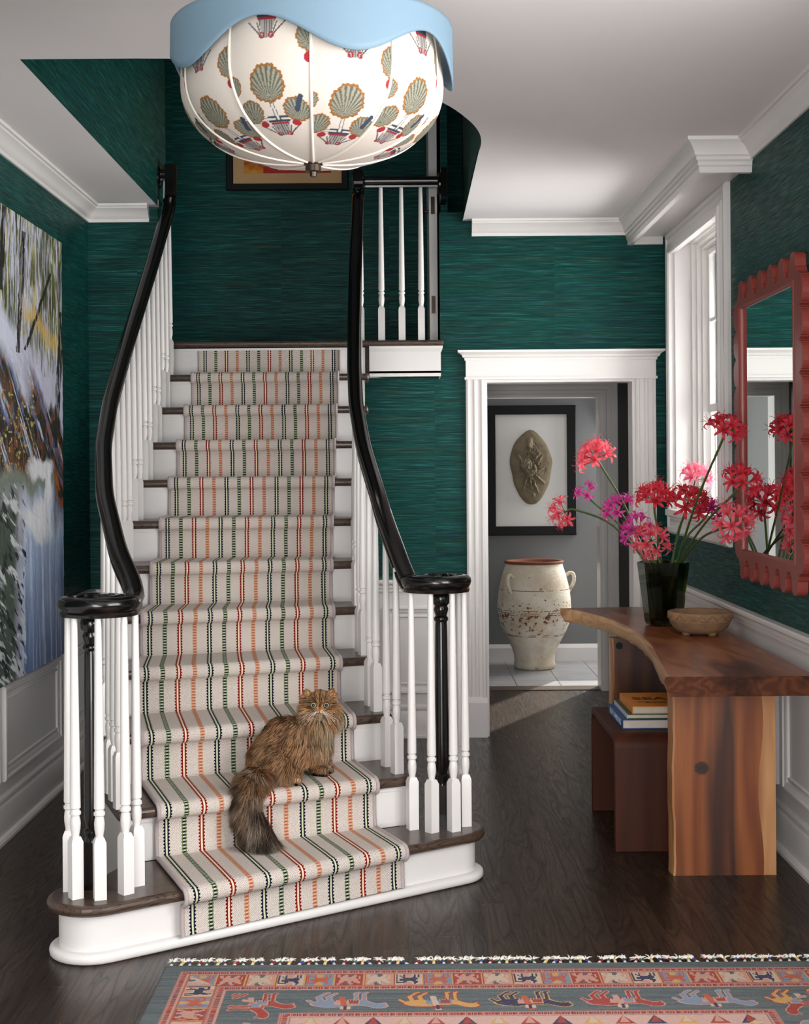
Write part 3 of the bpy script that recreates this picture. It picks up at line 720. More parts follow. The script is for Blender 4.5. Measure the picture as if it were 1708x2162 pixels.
def newel(parent, x, y, z0, z1):
    bm = NB(); L = z1-z0
    box(bm, -0.026, 0.026, -0.026, 0.026, 0, 0.15)
    lathe(bm, [(0.026, 0.15), (0.024, 0.165), (0.028, 0.175), (0.028, 0.185), (0.020, 0.192), (0.023, 0.205), (0.027, 0.225), (0.0265, 0.30), (0.0225, L-0.13), (0.0215, L-0.115), (0.027, L-0.108), (0.027, L-0.100), (0.021, L-0.092), (0.026, L-0.075), (0.028, L-0.068), (0.024, L-0.055), (0.034, L-0.042), (0.034, L-0.018), (0.028, L-0.008), (0.028, L)], seg=20)
    o = obj('newel_post', bm, M['black_lacquer'], parent, smooth=40); o.location = (x, y, z0); return o
def volute(c, r0, a0, sgn, z):
    """spiral of the rail seen from above, ends in a round eye"""
    pts = []
    for k in range(0, 46):
        q = k/45; a = a0+sgn*q*1.22*2*PI; rr = r0*(1-0.30*q-0.45*max(0, q-0.72)/0.28)
        pts.append((c.x+rr*math.cos(a), c.y+rr*math.sin(a), z))
    return pts
ZV = 1.082
def rail_pts(f, E_, t0, t1, step=0.25):
    out = []; t = t0
    while t <= t1+1e-6:
        p = interp(f, t, E_); out.append((p.x, p.y, CR+(12-t)*R)); t += step
    return out
balL = thing('balustrade', 'left stair railing of white balusters under a black handrail, beside the large painting', 'railing', (-0.975, 4.425, R))
balR = thing('balustrade', 'right stair railing with black handrail curling beside the doorway casing', 'railing', (0.12, 5.19, R))
# left handrail
el, er = 0.125, 0.11
c1 = Vector((-0.975, 4.42, 0)); c2 = Vector((0.118, 5.185, 0))
pl = crom([(-1.238, 7.44, 3.135), (-1.238, 7.44, 3.03), (-1.238, 7.425, 2.945)]+rail_pts(lp, el, 0.9, 9.9, 0.5)+[(-0.905, 4.585, 1.145), (-0.874, 4.50, 1.097)], 4)
vl = volute(c1, 0.105, 0.15, -1, ZV)
bm = NB(); sweep_sec(bm, list(pl)+vl, RAILSEC)
lathe(bm, [(0.04, -0.032), (0.045, -0.015), (0.046, 0.010), (0.043, 0.030), (0.036, 0.038), (0.001, 0.040)], c1.x, c1.y, ZV, 24)
sweep_sec(bm, [(-1.302, 7.45, 3.08), (-1.235, 7.45, 3.08)], RAILSEC)
obj('handrail', bm, M['black_lacquer'], balL, smooth=45)
bm = NB(); tube(bm, [(-1.302, 7.45, 3.072), (-1.292, 7.45, 3.072), (-1.286, 7.45, 3.072)], [0.058, 0.058, 0.048], 24); obj('wall_rosette', bm, M['black_lacquer'], balL, smooth=40)
# right handrail
pr = crom([(-0.240, 7.56, 3.125), (-0.240, 7.56, 3.02), (-0.240, 7.53, 2.945)]+rail_pts(rp, er, 0.4, 8.9, 0.5)+[(-0.083, 5.385, 1.318), (-0.048, 5.300, 1.225), (-0.018, 5.240, 1.145), (0.004, 5.205, 1.096)], 4)
vr = volute(c2, 0.106, PI-0.1, 1, ZV)
bm = NB(); sweep_sec(bm, list(pr)+vr, RAILSEC)
lathe(bm, [(0.04, -0.032), (0.045, -0.015), (0.046, 0.010), (0.043, 0.030), (0.036, 0.038), (0.001, 0.040)], c2.x, c2.y, ZV, 24)
sweep_sec(bm, [(-0.245, 7.66, 3.078), (0.205, 7.66, 3.078)], RAILSEC)
sweep_sec(bm, [(-0.24, 7.50, 3.085), (-0.24, 7.68, 3.085)], RAILSEC)
obj('handrail', bm, M['black_lacquer'], balR, smooth=45)
bm = NB(); tube(bm, [(0.206, 7.66, 3.07), (0.196, 7.66, 3.07), (0.190, 7.66, 3.07)], [0.060, 0.060, 0.050], 24); box(bm, 0.2065, 0.24, 7.62, YB+0.001, 2.99, 3.15)
obj('wall_rosette', bm, M['black_lacquer'], balR, smooth=40)
newel(balL, -1.000, 4.437, R, ZV-0.03); newel(balR, 0.130, 5.200, R, ZV-0.03)
rs = math.atan2(cd.y, cd.x)
def rail_z(path, p):
    b = min(path, key=lambda q: (q[0]-p.x)**2+(q[1]-p.y)**2); return b[2]-0.028
for x, y, a in [(-1.031, 4.336, 0.6), (-1.069, 4.415, 0.1), (-0.954, 4.325, 0.35), (-0.884, 4.379, 0.75), (-0.866, 4.466, 0.6)]: baluster(balL, x, y, R, ZV-0.03, a)
for x, y, a in [(0.018, 5.137, 0.35), (0.089, 5.092, 0.7), (0.169, 5.106, 0.5), (0.215, 5.180, 0.2), (0.196, 5.262, 0.4)]: baluster(balR, x, y, R, ZV-0.03, a)
for n in range(10, 0, -1):
    for side in (0, 1):
        f, e, par = ((lp, el, balL), (rp, er, balR))[side]
        ts = ([n-0.15, n-0.47, n-0.79] if n >= 9 else ([n-0.22, n-0.72])) if side == 0 else [n-0.26, n-0.70]
        for t in ts:
            if side == 0 and n == 10 and t == n-0.15: t = 9.86
            p = interp(f, t, e); zr = rail_z((pl, pr)[side], p)
            if n == 1 and t < 0.4: continue
            baluster(par, p.x, p.y, ZN[n], zr, math.atan2(DIR[n].y, DIR[n].x))
for x in (-0.122, -0.010, 0.096): baluster(balR, x, 7.66, ZN[0], 3.05)
baluster(balR, -0.235, 7.655, ZN[0], 3.05); baluster(balL, -1.268, 7.45, ZN[1], 3.05)
# ------------------------------------------------------------------ console table
tb = thing('console_table', 'live-edge walnut slab console table with plank legs along the right wall', 'table', (1.2, 6.1, 0))
front = crom([(0.905, 4.90, 0), (0.930, 5.15, 0), (0.962, 5.45, 0), (0.995, 5.78, 0), (1.012, 6.08, 0), (1.014, 6.35, 0), (1.002, 6.60, 0), (0.965, 6.84, 0), (0.915, 7.06, 0), (0.865, 7.22, 0), (0.805, 7.33, 0)], 4)
ZT1, ZT0 = 0.770, 0.700
bm = NB(); n = len(front)
random.seed(3)
wob = [random.uniform(-0.003, 0.003) for _ in front]
top = [bm.verts.new((p.x+0.004, p.y, ZT1)) for p in front]
ins = [bm.verts.new((p.x+0.018+wob[i], p.y+0.003, ZT1)) for i, p in enumerate(front)]
mid1 = [bm.verts.new((p.x+wob[i], p.y, ZT1-0.012)) for i, p in enumerate(front)]
mid = [bm.verts.new((p.x+0.006+wob[i], p.y, ZT1-0.040)) for i, p in enumerate(front)]
low = [bm.verts.new((p.x+0.020+wob[i]*2, p.y, ZT0)) for i, p in enumerate(front)]
bt = [bm.verts.new((1.436, p.y if 0 < i < n-1 else (p.y if i == 0 else 7.41), ZT1)) for i, p in enumerate(front)]
bl = [bm.verts.new((1.436, v.co.y, ZT0)) for v in bt]
for i in range(n-1):
    for a, b, mi in ((top, ins, 1), (mid1, top, 1), (mid, mid1, 1), (low, mid, 1), (ins, bt, 0), (bt, bl, 0), (bl, low, 0)):
        bm.faces.new([a[i], a[i+1], b[i+1], b[i]]).material_index = mi
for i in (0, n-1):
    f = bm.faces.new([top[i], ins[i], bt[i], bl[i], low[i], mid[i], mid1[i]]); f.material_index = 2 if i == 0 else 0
bmesh.ops.recalc_face_normals(bm, faces=bm.faces)
M['shaded_end_grain'] = slab_wood('walnut_shaded_end_grain', (74, 38, 21), (98, 54, 31), (40, 18, 9), axis='z', across=9.0, along=14.0, rings=40.0, rough=0.6); M['shaded_end_grain'].node_tree.nodes['Principled BSDF'].inputs['Specular IOR Level'].default_value = 0.15  # end grain, darkened further: the shade on this end is in the colour
obj('tabletop', bm, [M['slab'], M['sapwood'], M['shaded_end_grain']], tb, smooth=35)
def leg(x0, x1, y0, y1):
    bm = NB(); N = 14
    ring = []
    for k in range(N+1):
        z = ZT0*k/N; a = 0.003*math.sin(k*0.7)+0.0015*math.sin(k*2.1); b = 0.010*math.sin(k*0.6+1.0)
        ring.append([bm.verts.new(p) for p in [(x0+a+0.006, y0, z), (x0+a+0.014, y0, z), (x1-0.055+b, y0, z), (x1, y0, z), (x1, y1, z), (x0+a*0.6, y1, z)]])
    for p, q in zip(ring, ring[1:]):
        for i in range(6): bm.faces.new([p[i], p[(i+1) % 6], q[(i+1) % 6], q[i]]).material_index = 1 if i in (2, 5, 0) else 0
    bm.faces.new(ring[0][::-1]); bm.faces.new(ring[-1])
    return bm
def leg_mat():
    m = slab_wood('walnut_leg_knot', (122, 60, 24), (154, 88, 42), (40, 15, 6), axis='z', across=7.0, along=0.55); t, p = nt(m)
    # a dark round knot grown into the plank
    x, y, z = t.xyz()
    d = t.m('SQRT', t.m('ADD', t.m('POWER', t.m('DIVIDE', t.m('SUBTRACT', x, 1.085), 0.030), 2.0), t.m('POWER', t.m('DIVIDE', t.m('SUBTRACT', z, 0.395), 0.028), 2.0)))
    n_ = t.noise(t.vec(x, y, z), 60, 3)
    k = t.m('ADD', d, t.m('MULTIPLY', t.m('SUBTRACT', n_, 0.5), 0.5))
    old = p.inputs['Base Color'].links[0].from_socket
    t.put(p.inputs['Base Color'], t.mix(t.ramp(k, [(0.0, (1, 1, 1)), (0.75, (0.9,)*3), (1.0, (0, 0, 0))]), old, lin4((34, 16, 10))))
    return m
lm = leg_mat()
obj('leg', leg(0.972, 1.358, 5.15, 5.215), [lm, M['sapwood_leg']], tb, smooth=30)
obj('leg', leg(0.966, 1.365, 6.60, 6.665), [M['slab_leg'], M['sapwood_leg']], tb, smooth=30)
bm = NB(); tube(bm, [(1.005, 6.588, 0.665), (1.005, 6.602, 0.665)], 0.016, 20)
obj('leg_plug', bm, M['black_frame'], [c for c in C.objects if c.parent == tb and c.name.startswith('leg')][-1], smooth=40)
# ------------------------------------------------------------------ waterfall stool with books
bm = NB(); X0, X1 = 0.812, 1.26
def wf(y0, y1, zt, r, k=7):
    pts = [(y0, 0.0)]+[(y0+r-r*math.cos(a*PI/2/k), zt-r+r*math.sin(a*PI/2/k)) for a in range(k+1)]
    pts += [(y1-r+r*math.sin(a*PI/2/k), zt-r+r*math.cos(a*PI/2/k)) for a in range(k+1)]+[(y1, 0.0)]
    return pts
o_ = wf(5.47, 6.16, 0.460, 0.055); i_ = wf(5.502, 6.128, 0.430, 0.028)
lo = [[bm.verts.new((x, y, z)) for y, z in o_] for x in (X0, X1)]; li = [[bm.verts.new((x, y, z)) for y, z in i_] for x in (X0, X1)]
for i in range(len(o_)-1):
    bm.faces.new([lo[0][i], lo[1][i], lo[1][i+1], lo[0][i+1]]); bm.faces.new([li[0][i+1], li[1][i+1], li[1][i], li[0][i]])
    bm.faces.new([lo[0][i+1], li[0][i+1], li[0][i], lo[0][i]]); bm.faces.new([lo[1][i], li[1][i], li[1][i+1], lo[1][i+1]])
for e in (0, len(o_)-1): bm.faces.new([lo[0][e], lo[1][e], li[1][e], li[0][e]])
bmesh.ops.recalc_face_normals(bm, faces=bm.faces)
st = thing('waterfall_stool', 'dark brown bent-wood stool tucked under the console table, holding three books', 'stool', (1.03, 5.8, 0))
obj('bent_shell', bm, M['stool_wood'], st, smooth=35, bevel=0.003)
bm = NB(); box(bm, X0+0.01, X1-0.01, 6.130, 6.15, 0.0005, 0.004); obj('glide_strip', bm, M['white_paint'], st)
M['pages'] = mottled('book_pages', (206, 196, 182), (182, 170, 158), 40, 0.8)
def text(body, size, m, parent, mtx, name='lettering', bold=0.0, width=1.0):
    cu = bpy.data.curves.new('t', 'FONT'); cu.body = body; cu.size = size; cu.extrude = 0.0004; cu.offset = bold; cu.align_x = 'CENTER'; cu.align_y = 'CENTER'
    to = bpy.data.objects.new('t', cu); C.objects.link(to)
    me = bpy.data.meshes.new_from_object(to.evaluated_get(bpy.context.evaluated_depsgraph_get()))
    bpy.data.objects.remove(to); me.name = name; me.materials.clear(); me.materials.append(m)
    me.transform(Matrix.Diagonal((width, 1, 1, 1))); me.transform(mtx)
    o = bpy.data.objects.new(name, me); C.objects.link(o); o.parent = parent; o.matrix_parent_inverse = parent_inv(parent); return o
def book(x0, x1, y0, y1, z0, z1, col, label, spine=None):
    cm = mottled('book_cloth_%d' % int(z0*1000), col, tuple(min(255, c+6) for c in col), 20, 0.5)
    b = thing('book', label, 'book', ((x0+x1)/2, (y0+y1)/2, z0))
    t = 0.003; bm = NB()
    box(bm, x0, x1, y0, y1, z0, z0+t); box(bm, x0, x1, y0, y1, z1-t, z1)
    sm = cm
    if spine:
        sm = mottled('book_spine_%d' % int(z0*1000), spine, tuple(max(0, c-10) for c in spine), 30, 0.5)
        obj('spine', box(NB(), x0-0.0005, x0+t, y0, y1, z0, z1), sm, b, bevel=0.001)
    else: box(bm, x0, x0+t, y0, y1, z0+t, z1-t)
    obj('cover', bm, cm, b, bevel=0.001)
    bm = NB(); box(bm, x0+t, x1-0.004, y0+0.004, y1-0.004, z0+t, z1-t); obj('page_block', bm, M['pages'], b)
    return b
b1 = book(0.862, 1.18, 5.585, 5.965, 0.4605, 0.4975, (24, 62, 122), 'thick blue book with pale spine lettering, bottom of the pile on the stool')
b2 = book(0.884, 1.17, 5.60, 5.955, 0.4978, 0.5165, (52, 74, 36), 'thin green book with pale spine, middle of the pile on the stool', spine=(188, 196, 206))
b3 = book(0.905, 1.19, 5.605, 5.945, 0.5168, 0.5475, (206, 122, 20), 'orange book with bold dark cover lettering, top of the pile on the stool')
M['dark_ink'] = mat('dark_ink', (52, 26, 14), 0.6); M['pale_ink'] = mat('pale_ink', (176, 198, 222), 0.5)
T = Matrix.Translation
def kid(o, n): return [c for c in C.objects if c.parent == o and c.name.split('.')[0] == n][0]
text('SEA', 0.092, M['dark_ink'], kid(b3, 'cover'), T((1.005, 5.79, 0.5477)), bold=0.003, width=0.95)
text('Contemporary Art in\nSoutheast Asia', 0.021, M['dark_ink'], kid(b3, 'cover'), T((1.035, 5.70, 0.5477)), bold=0.0006)
text('SLIM AARONS', 0.034, M['pale_ink'], kid(b1, 'cover'), T((0.8616, 5.775, 0.479)) @ Matrix.Rotation(-PI/2, 4, 'Z') @ Matrix.Rotation(PI/2, 4, 'X'), bold=0.0004, width=1.42)
# ------------------------------------------------------------------ vase
def glass_mat(name, col, rough=0.03):
    m = mat(name, col, rough); p = m.node_tree.nodes['Principled BSDF']; p.inputs['Transmission Weight'].default_value = 1.0; p.inputs['IOR'].default_value = 1.45; return m
M['smoke_glass'] = glass_mat('smoke_green_glass', (112, 122, 92))
VXc, VYc = 1.205, 6.53
bm = NB(); sg = 9
def ring(r, z, ph=0.25): return [bm.verts.new((VXc+r*math.cos(2*PI*i/sg+ph), VYc+r*math.sin(2*PI*i/sg+ph), z)) for i in range(sg)]
zb = ZT1+0.0015
ou = [ring(0.070, zb), ring(0.082, zb+0.004), ring(0.089, zb+0.018), ring(0.104, zb+0.14), ring(0.123, zb+0.292), ring(0.119, zb+0.294), ring(0.097, zb+0.14), ring(0.080, zb+0.03), ring(0.068, zb+0.022)]
for a, b in zip(ou, ou[1:]):
    for i in range(sg): bm.faces.new([a[i], a[(i+1) % sg], b[(i+1) % sg], b[i]])
bm.faces.new(ou[0][::-1]); bm.faces.new(ou[-1])
bmesh.ops.recalc_face_normals(bm, faces=bm.faces)
va = obj('glass_vase', bm, M['smoke_glass'], bevel=0.004, seg=2, smooth=25)
tag(va, 'dark smoky green faceted glass vase of pink flowers on the console table', 'vase')
# ------------------------------------------------------------------ stone bowl
def stone():
    m = mat('rough_stone', (150, 120, 96), 0.9); t, p = nt(m)
    x, y, z = t.xyz(); v = t.vec(x, y, z); a = t.noise(v, 30, 6, 0.7); b = t.noise(v, 9, 3)
    c = t.mix(a, lin4((98, 72, 50)), lin4((180, 144, 108))); c = t.mix(t.ramp(b, [(0.5, (0, 0, 0)), (0.7, (0.6,)*3)]), c, lin4((178, 128, 88)))
    t.put(p.inputs['Base Color'], c); t.put(p.inputs['Normal'], t.bump(t.noise(v, 110, 5, 0.7), 0.6, 0.006)); return m
M['stone'] = stone()
bw = thing('stone_bowl', 'rough brown stone bowl with a zigzag carved rim and stub feet', 'bowl', (1.292, 6.14, ZT1))
BX, BY, BZ = 1.292, 6.14, ZT1-0.006
bm = NB()
lathe(bm, [(0.070, 0.014), (0.094, 0.020), (0.118, 0.040), (0.131, 0.066), (0.134, 0.069), (0.134, 0.073), (0.138, 0.076), (0.141, 0.100), (0.140, 0.108), (0.132, 0.110), (0.124, 0.108), (0.118, 0.085), (0.10, 0.045), (0.06, 0.028)], BX, BY, BZ, 48)
for v in bm.verts: v.co += Vector((random.gauss(0, 1), random.gauss(0, 1), random.gauss(0, 1)))*0.0009
obj('bowl_body', bm, M['stone'], bw, smooth=50)
bm = NB(); zz = []
for k in range(37):
    a = 2*PI*k/36; zz.append((BX+0.1405*math.cos(a), BY+0.1405*math.sin(a), BZ+(0.079 if k % 2 else 0.100)))
tube(bm, zz, 0.0028, 6, cap=False); obj('zigzag_carving', bm, M['stone'], kid(bw, 'bowl_body'), smooth=60)
for k in range(4):
    a = 0.5+k*PI/2; bm = NB(); lathe(bm, [(0.013, 0.0065), (0.017, 0.010), (0.020, 0.024)], BX+0.078*math.cos(a), BY+0.078*math.sin(a), BZ, 12); obj('foot', bm, M['stone'], bw, smooth=50)
# ------------------------------------------------------------------ mirror with scalloped red frame
def red_paint():
    m = mottled('brick_red_paint', (138, 58, 50), (150, 66, 57), 5, 0.35, 0.03); return m
M['red'] = red_paint()
XF0, XF1 = XR-0.0005, XR-0.042
my0, my1, mz0, mz1 = 5.105, 6.075, 1.108, 2.216     # plate rectangle
iy0, iy1, iz0, iz1 = 5.175, 6.015, 1.142, 2.192
outer = []
def tooth(n, w_, d):
    """profile of one finger tooth along unit u: (u, height)"""
    pts = [(0.21*q/4, d*0.30*(1-math.sqrt(max(0, 1-(q/4)**2)))) for q in range(5)]+[(0.25, d*0.32), (0.26, d*0.58)]
    for k in range(9):
        a = PI-PI*k/8; pts.append((0.5+0.235*math.cos(a), d*0.66+d*0.34*math.sin(a)))
    pts += [(0.74, d*0.58), (0.75, d*0.32)]+[(1-0.21*q/4, d*0.30*(1-math.sqrt(max(0, 1-(q/4)**2)))) for q in range(4, -1, -1)]
    return pts
def lobe(n, w_, d):
    pts = [(0.0, 0.0), (0.06, d*0.35), (0.06, d*0.5)]
    for k in range(9):
        a = PI-PI*k/8; pts.append((0.5+0.40*math.cos(a), d*0.5+d*0.5*math.sin(a)))
    pts += [(0.94, d*0.5), (0.94, d*0.35), (1.0, 0.0)]
    return pts
nt_, ns_ = 6, 9
for i in range(nt_):                      # bottom edge, from near to far
    wv_ = (my1-my0)/nt_
    for u, h in tooth(i, wv_, 0.086): outer.append((my0+(i+u)*wv_, mz0-h))
for i in range(ns_):                      # far side, going up
    wv_ = (mz1-mz0)/ns_
    for u, h in lobe(i, wv_, 0.046): outer.append((my1+h, mz0+(i+u)*wv_))
for i in range(nt_):
    wv_ = (my1-my0)/nt_
    for u, h in tooth(i, wv_, 0.086): outer.append((my1-(i+u)*wv_, mz1+h))
for i in range(ns_):
    wv_ = (mz1-mz0)/ns_
    for u, h in lobe(i, wv_, 0.046): outer.append((my0-h, mz1-(i+u)*wv_))
cl = []
for p in outer:
    if not cl or (abs(p[0]-cl[-1][0])+abs(p[1]-cl[-1][1])) > 1e-4: cl.append(p)
if abs(cl[0][0]-cl[-1][0])+abs(cl[0][1]-cl[-1][1]) < 1e-4: cl.pop()
bm = NB()
ov = [bm.verts.new((XF1, a, b)) for a, b in cl]; iv = [bm.verts.new((XF1, a, b)) for a, b in [(iy0, iz0), (iy1, iz0), (iy1, iz1), (iy0, iz1)]]
eds = [bm.edges.new((ov[i], ov[(i+1) % len(ov)])) for i in range(len(ov))]+[bm.edges.new((iv[i], iv[(i+1) % 4])) for i in range(4)]
bmesh.ops.triangle_fill(bm, use_beauty=True, use_dissolve=False, edges=eds)
ex = bmesh.ops.extrude_face_region(bm, geom=bm.faces[:])
for v in ex['geom']:
    if isinstance(v, bmesh.types.BMVert): v.co.x = XF0
bmesh.ops.recalc_face_normals(bm, faces=bm.faces)
mi_ = thing('wall_mirror', 'wall mirror in a brick red frame with finger-scalloped edges', 'mirror', (XR, 5.585, 1.665))
obj('mirror_frame', bm, M['red'], mi_, bevel=0.002, seg=1)
bm = NB(); frame_mould(bm, (XF1, iy0-0.004, iz0-0.004), (0, 1, 0), (0, 0, 1), (-1, 0, 0), iy1-iy0+0.008, iz1-iz0+0.008, [(0, -0.03), (0.0, 0.003), (0.006, 0.004), (0.010, 0.0), (0.013, -0.014), (0.013, -0.03)]); obj('inner_bead', bm, M['red'], kid(mi_, 'mirror_frame'), smooth=40)
mm = mat('mirror_glass', (235, 240, 238), 0.01, metal=1.0)
obj('mirror_glass', box(NB(), XR-0.028, XR-0.018, iy0, iy1, iz0, iz1), mm, mi_)
# ------------------------------------------------------------------ wall outlet low on the right wall
ot = thing('wall_outlet', 'white double wall outlet low on the panelling, right of the console table', 'outlet', (XR-0.011, 5.02, 0.42))
obj('cover_plate', box(NB(), XR-0.017, XR-0.0105, 4.985, 5.058, 0.36, 0.475), M['white_paint'], ot, bevel=0.002)
for z in (0.392, 0.443): obj('socket', box(NB(), XR-0.0195, XR-0.017, 5.003, 5.040, z-0.017, z+0.017), M['ceiling_paint'], kid(ot, 'cover_plate'), bevel=0.002)
# ------------------------------------------------------------------ terracotta jar
def jar_mat():
    m = mat('chipped_cream_slip', (220, 208, 186), 0.8); t, p = nt(m)
    x, y, z = t.xyz(); v = t.vec(x, y, z)
    a = t.noise(v, 5, 5, 0.6); c = t.mix(t.ramp(a, [(0.42, (0, 0, 0)), (0.72, (0.8,)*3)]), lin4((226, 217, 200)), lin4((184, 158, 120)))
    ch = t.noise(t.vec(x, y, t.m('MULTIPLY', z, 1.4)), 22, 5, 0.72)
    bandw = t.m('ADD', t.ramp(t.m('ABSOLUTE', t.m('SUBTRACT', z, 0.40)), [(0.0, (0.10,)*3), (0.10, (0.05,)*3), (0.16, (0, 0, 0))]), 0.0)
    k = t.ramp(t.m('ADD', ch, bandw), [(0.64, (0, 0, 0)), (0.66, (1, 1, 1))])
    c = t.mix(k, c, t.mix(t.noise(v, 9, 1), lin4((60, 44, 32)), lin4((150, 84, 58))))
    for zg in (0.215*1.2, 0.268, 0.42, 0.435, 0.452, 0.60): 
        g = t.m('LESS_THAN', t.m('ABSOLUTE', t.m('SUBTRACT', z, zg)), 0.0022); gm = t.m('MULTIPLY', g, t.m('GREATER_THAN', t.noise(v, 14, 2), 0.48))
        c = t.mix(gm, c, lin4((122, 78, 50)))
    top = t.m('GREATER_THAN', z, 0.788); c = t.mix(top, c, lin4((120, 68, 46)))
    t.put(p.inputs['Base Color'], c); t.put(p.inputs['Normal'], t.bump(t.m('SUBTRACT', t.noise(v, 60, 4), t.m('MULTIPLY', k, 0.7)), 0.35, 0.006)); return m
M['jar'] = jar_mat()
jr = thing('terracotta_jar', 'tall chipped cream terracotta jar on the tiled floor beyond the doorway', 'jar', (0.965, 10.52, 0.002))
bm = NB()
jp = [(0.140, 0.0), (0.153, 0.012), (0.156, 0.035), (0.150, 0.06), (0.153, 0.10), (0.172, 0.16), (0.205, 0.22), (0.240, 0.285), (0.262, 0.34), (0.274, 0.40), (0.278, 0.455), (0.274, 0.52), (0.266, 0.59), (0.252, 0.655), (0.236, 0.715), (0.219, 0.765), (0.214, 0.785), (0.222, 0.795), (0.224, 0.806), (0.218, 0.812), (0.190, 0.808), (0.182, 0.790), (0.20, 0.70), (0.19, 0.60)]
lathe(bm, jp, 0, 0, 0, 56)
jo = obj('jar_body', bm, M['jar'], None, smooth=60); jo.parent = jr
for a in (-2.35, 0.05, 1.9):
    bm = NB(); d = Vector((math.cos(a), math.sin(a), 0)); q = []
    for r_, z_ in [(0.243, 0.695), (0.272, 0.715), (0.298, 0.705), (0.304, 0.665), (0.292, 0.625), (0.262, 0.575)]: q.append(d*r_+Vector((0, 0, z_)))
    tube(bm, crom(q, 5), 0.0135, 10); ho = obj('handle', bm, M['jar'], None, smooth=60); ho.parent = jr
# ------------------------------------------------------------------ framed fossil
ff = thing('framed_fossil', 'black framed white box with an oval brown fossil slab, above the jar', 'framed art', (0.98, 10.86, 1.48))
fx0, fx1, fz0, fz1 = 0.635, 1.332, 0.985, 1.995
bm = NB(); frame_mould(bm, (fx0, 10.90, fz0), (1, 0, 0), (0, 0, 1), (0, -1, 0), fx1-fx0, fz1-fz0, [(0, 0), (0, 0.045), (0.006, 0.05), (0.066, 0.046), (0.070, 0.040), (0.070, 0)]); obj('frame', bm, M['black_frame'], ff, smooth=30)
M['linen'] = mottled('white_linen_board', (222, 220, 214), (228, 226, 221), 40, 0.85, 0.05, bscale=500)
obj('backing_board', box(NB(), fx0+0.06, fx1-0.06, 10.885, 10.899, fz0+0.06, fz1-0.06), M['linen'], ff)
def fossil():
    nr, na = 90, 170; cx, cz = 0.977, 1.512; X = np.zeros((nr, na+1)); Y = X.copy(); Z = X.copy()
    th = np.linspace(0, 2*PI, na+1); rr = np.linspace(0, 1, nr)
    T_, R_ = np.meshgrid(th, rr)
    w_ = 0.160*(1+0.04*np.sin(3*T_+1)+0.03*np.sin(5*T_)+0.015*np.sin(11*T_)); h_ = 0.285*(1+0.02*np.sin(4*T_+2)+0.01*np.sin(9*T_))
    ux = np.cos(T_)*R_; uz = np.sin(T_)*R_
    px = w_*ux*(1-0.16*np.clip(-uz, 0, 1)**2)+0.012*np.clip(-uz, 0, 1); pz = h_*uz
    # slab thickness with a worn edge, then the bony relief
    hgt = 0.036*np.sqrt(np.clip(1-R_**7, 0, 1))+0.006*(fbm(px*40+9, pz*40+9, 3)-0.5)
    core = np.exp(-((px/0.075)**2+((pz)/0.19)**2)**2)
    rel = np.abs(fbm(px*55+3, pz*38+7, 11, 5)-0.5)
    hgt += core*(0.040*(0.35-rel*1.6))
    def blob(cx_, cz_, a, b, h, rot=0):
        c, s = math.cos(rot), math.sin(rot); dx = px-cx_; dz = pz-cz_
        q = ((dx*c+dz*s)/a)**2+((-dx*s+dz*c)/b)**2
        return h*np.sqrt(np.clip(1-q, 0, 1))
    bl = [(-0.035, 0.02, 0.05, 0.055, 0.040, 0.2), (-0.008, 0.19, 0.026, 0.045, 0.030, 0), (0.0, -0.045, 0.055, 0.024, 0.03, 0.7), (-0.03, -0.03, 0.05, 0.015, 0.03, -0.6), (0.03, 0.0, 0.012, 0.05, 0.022, 0.3), (0.07, 0.06, 0.009, 0.045, 0.02, -0.6), (0.05, 0.085, 0.009, 0.04, 0.02, -0.7), (-0.08, 0.07, 0.008, 0.045, 0.02, 0.5), (-0.095, 0.075, 0.007, 0.035, 0.018, 0.6), (-0.045, -0.12, 0.008, 0.07, 0.022, -0.3), (0.03, -0.13, 0.01, 0.075, 0.022, 0.4), (0.0, -0.12, 0.008, 0.06, 0.02, 0.1), (0.07, -0.09, 0.008, 0.06, 0.018, 0.8), (-0.085, -0.06, 0.009, 0.05, 0.018, -1.1), (0.075, -0.02, 0.008, 0.04, 0.018, -1.0), (0.02, -0.215, 0.014, 0.018, 0.018, 0)]
    lift = np.zeros_like(px)
    for b in bl: lift = np.maximum(lift, blob(*b))
    hgt += lift*0.8
    col = np.ones(px.shape+(3,))*L3((128, 115, 92))
    col = blend(col, (fbm(px*18, pz*18, 5)-0.35)*1.6, L3((102, 90, 72))); col = blend(col, lift*16, L3((152, 140, 116))); col = blend(col, (rel < 0.06)*core*0.5, L3((66, 56, 44)))
    return painted('fossil_slab', cx+px, 10.884-hgt, cz+pz, col, vcol_mat('fossil_stone', 0.85, 0.4, 150), ff, flip=False)
fossil()
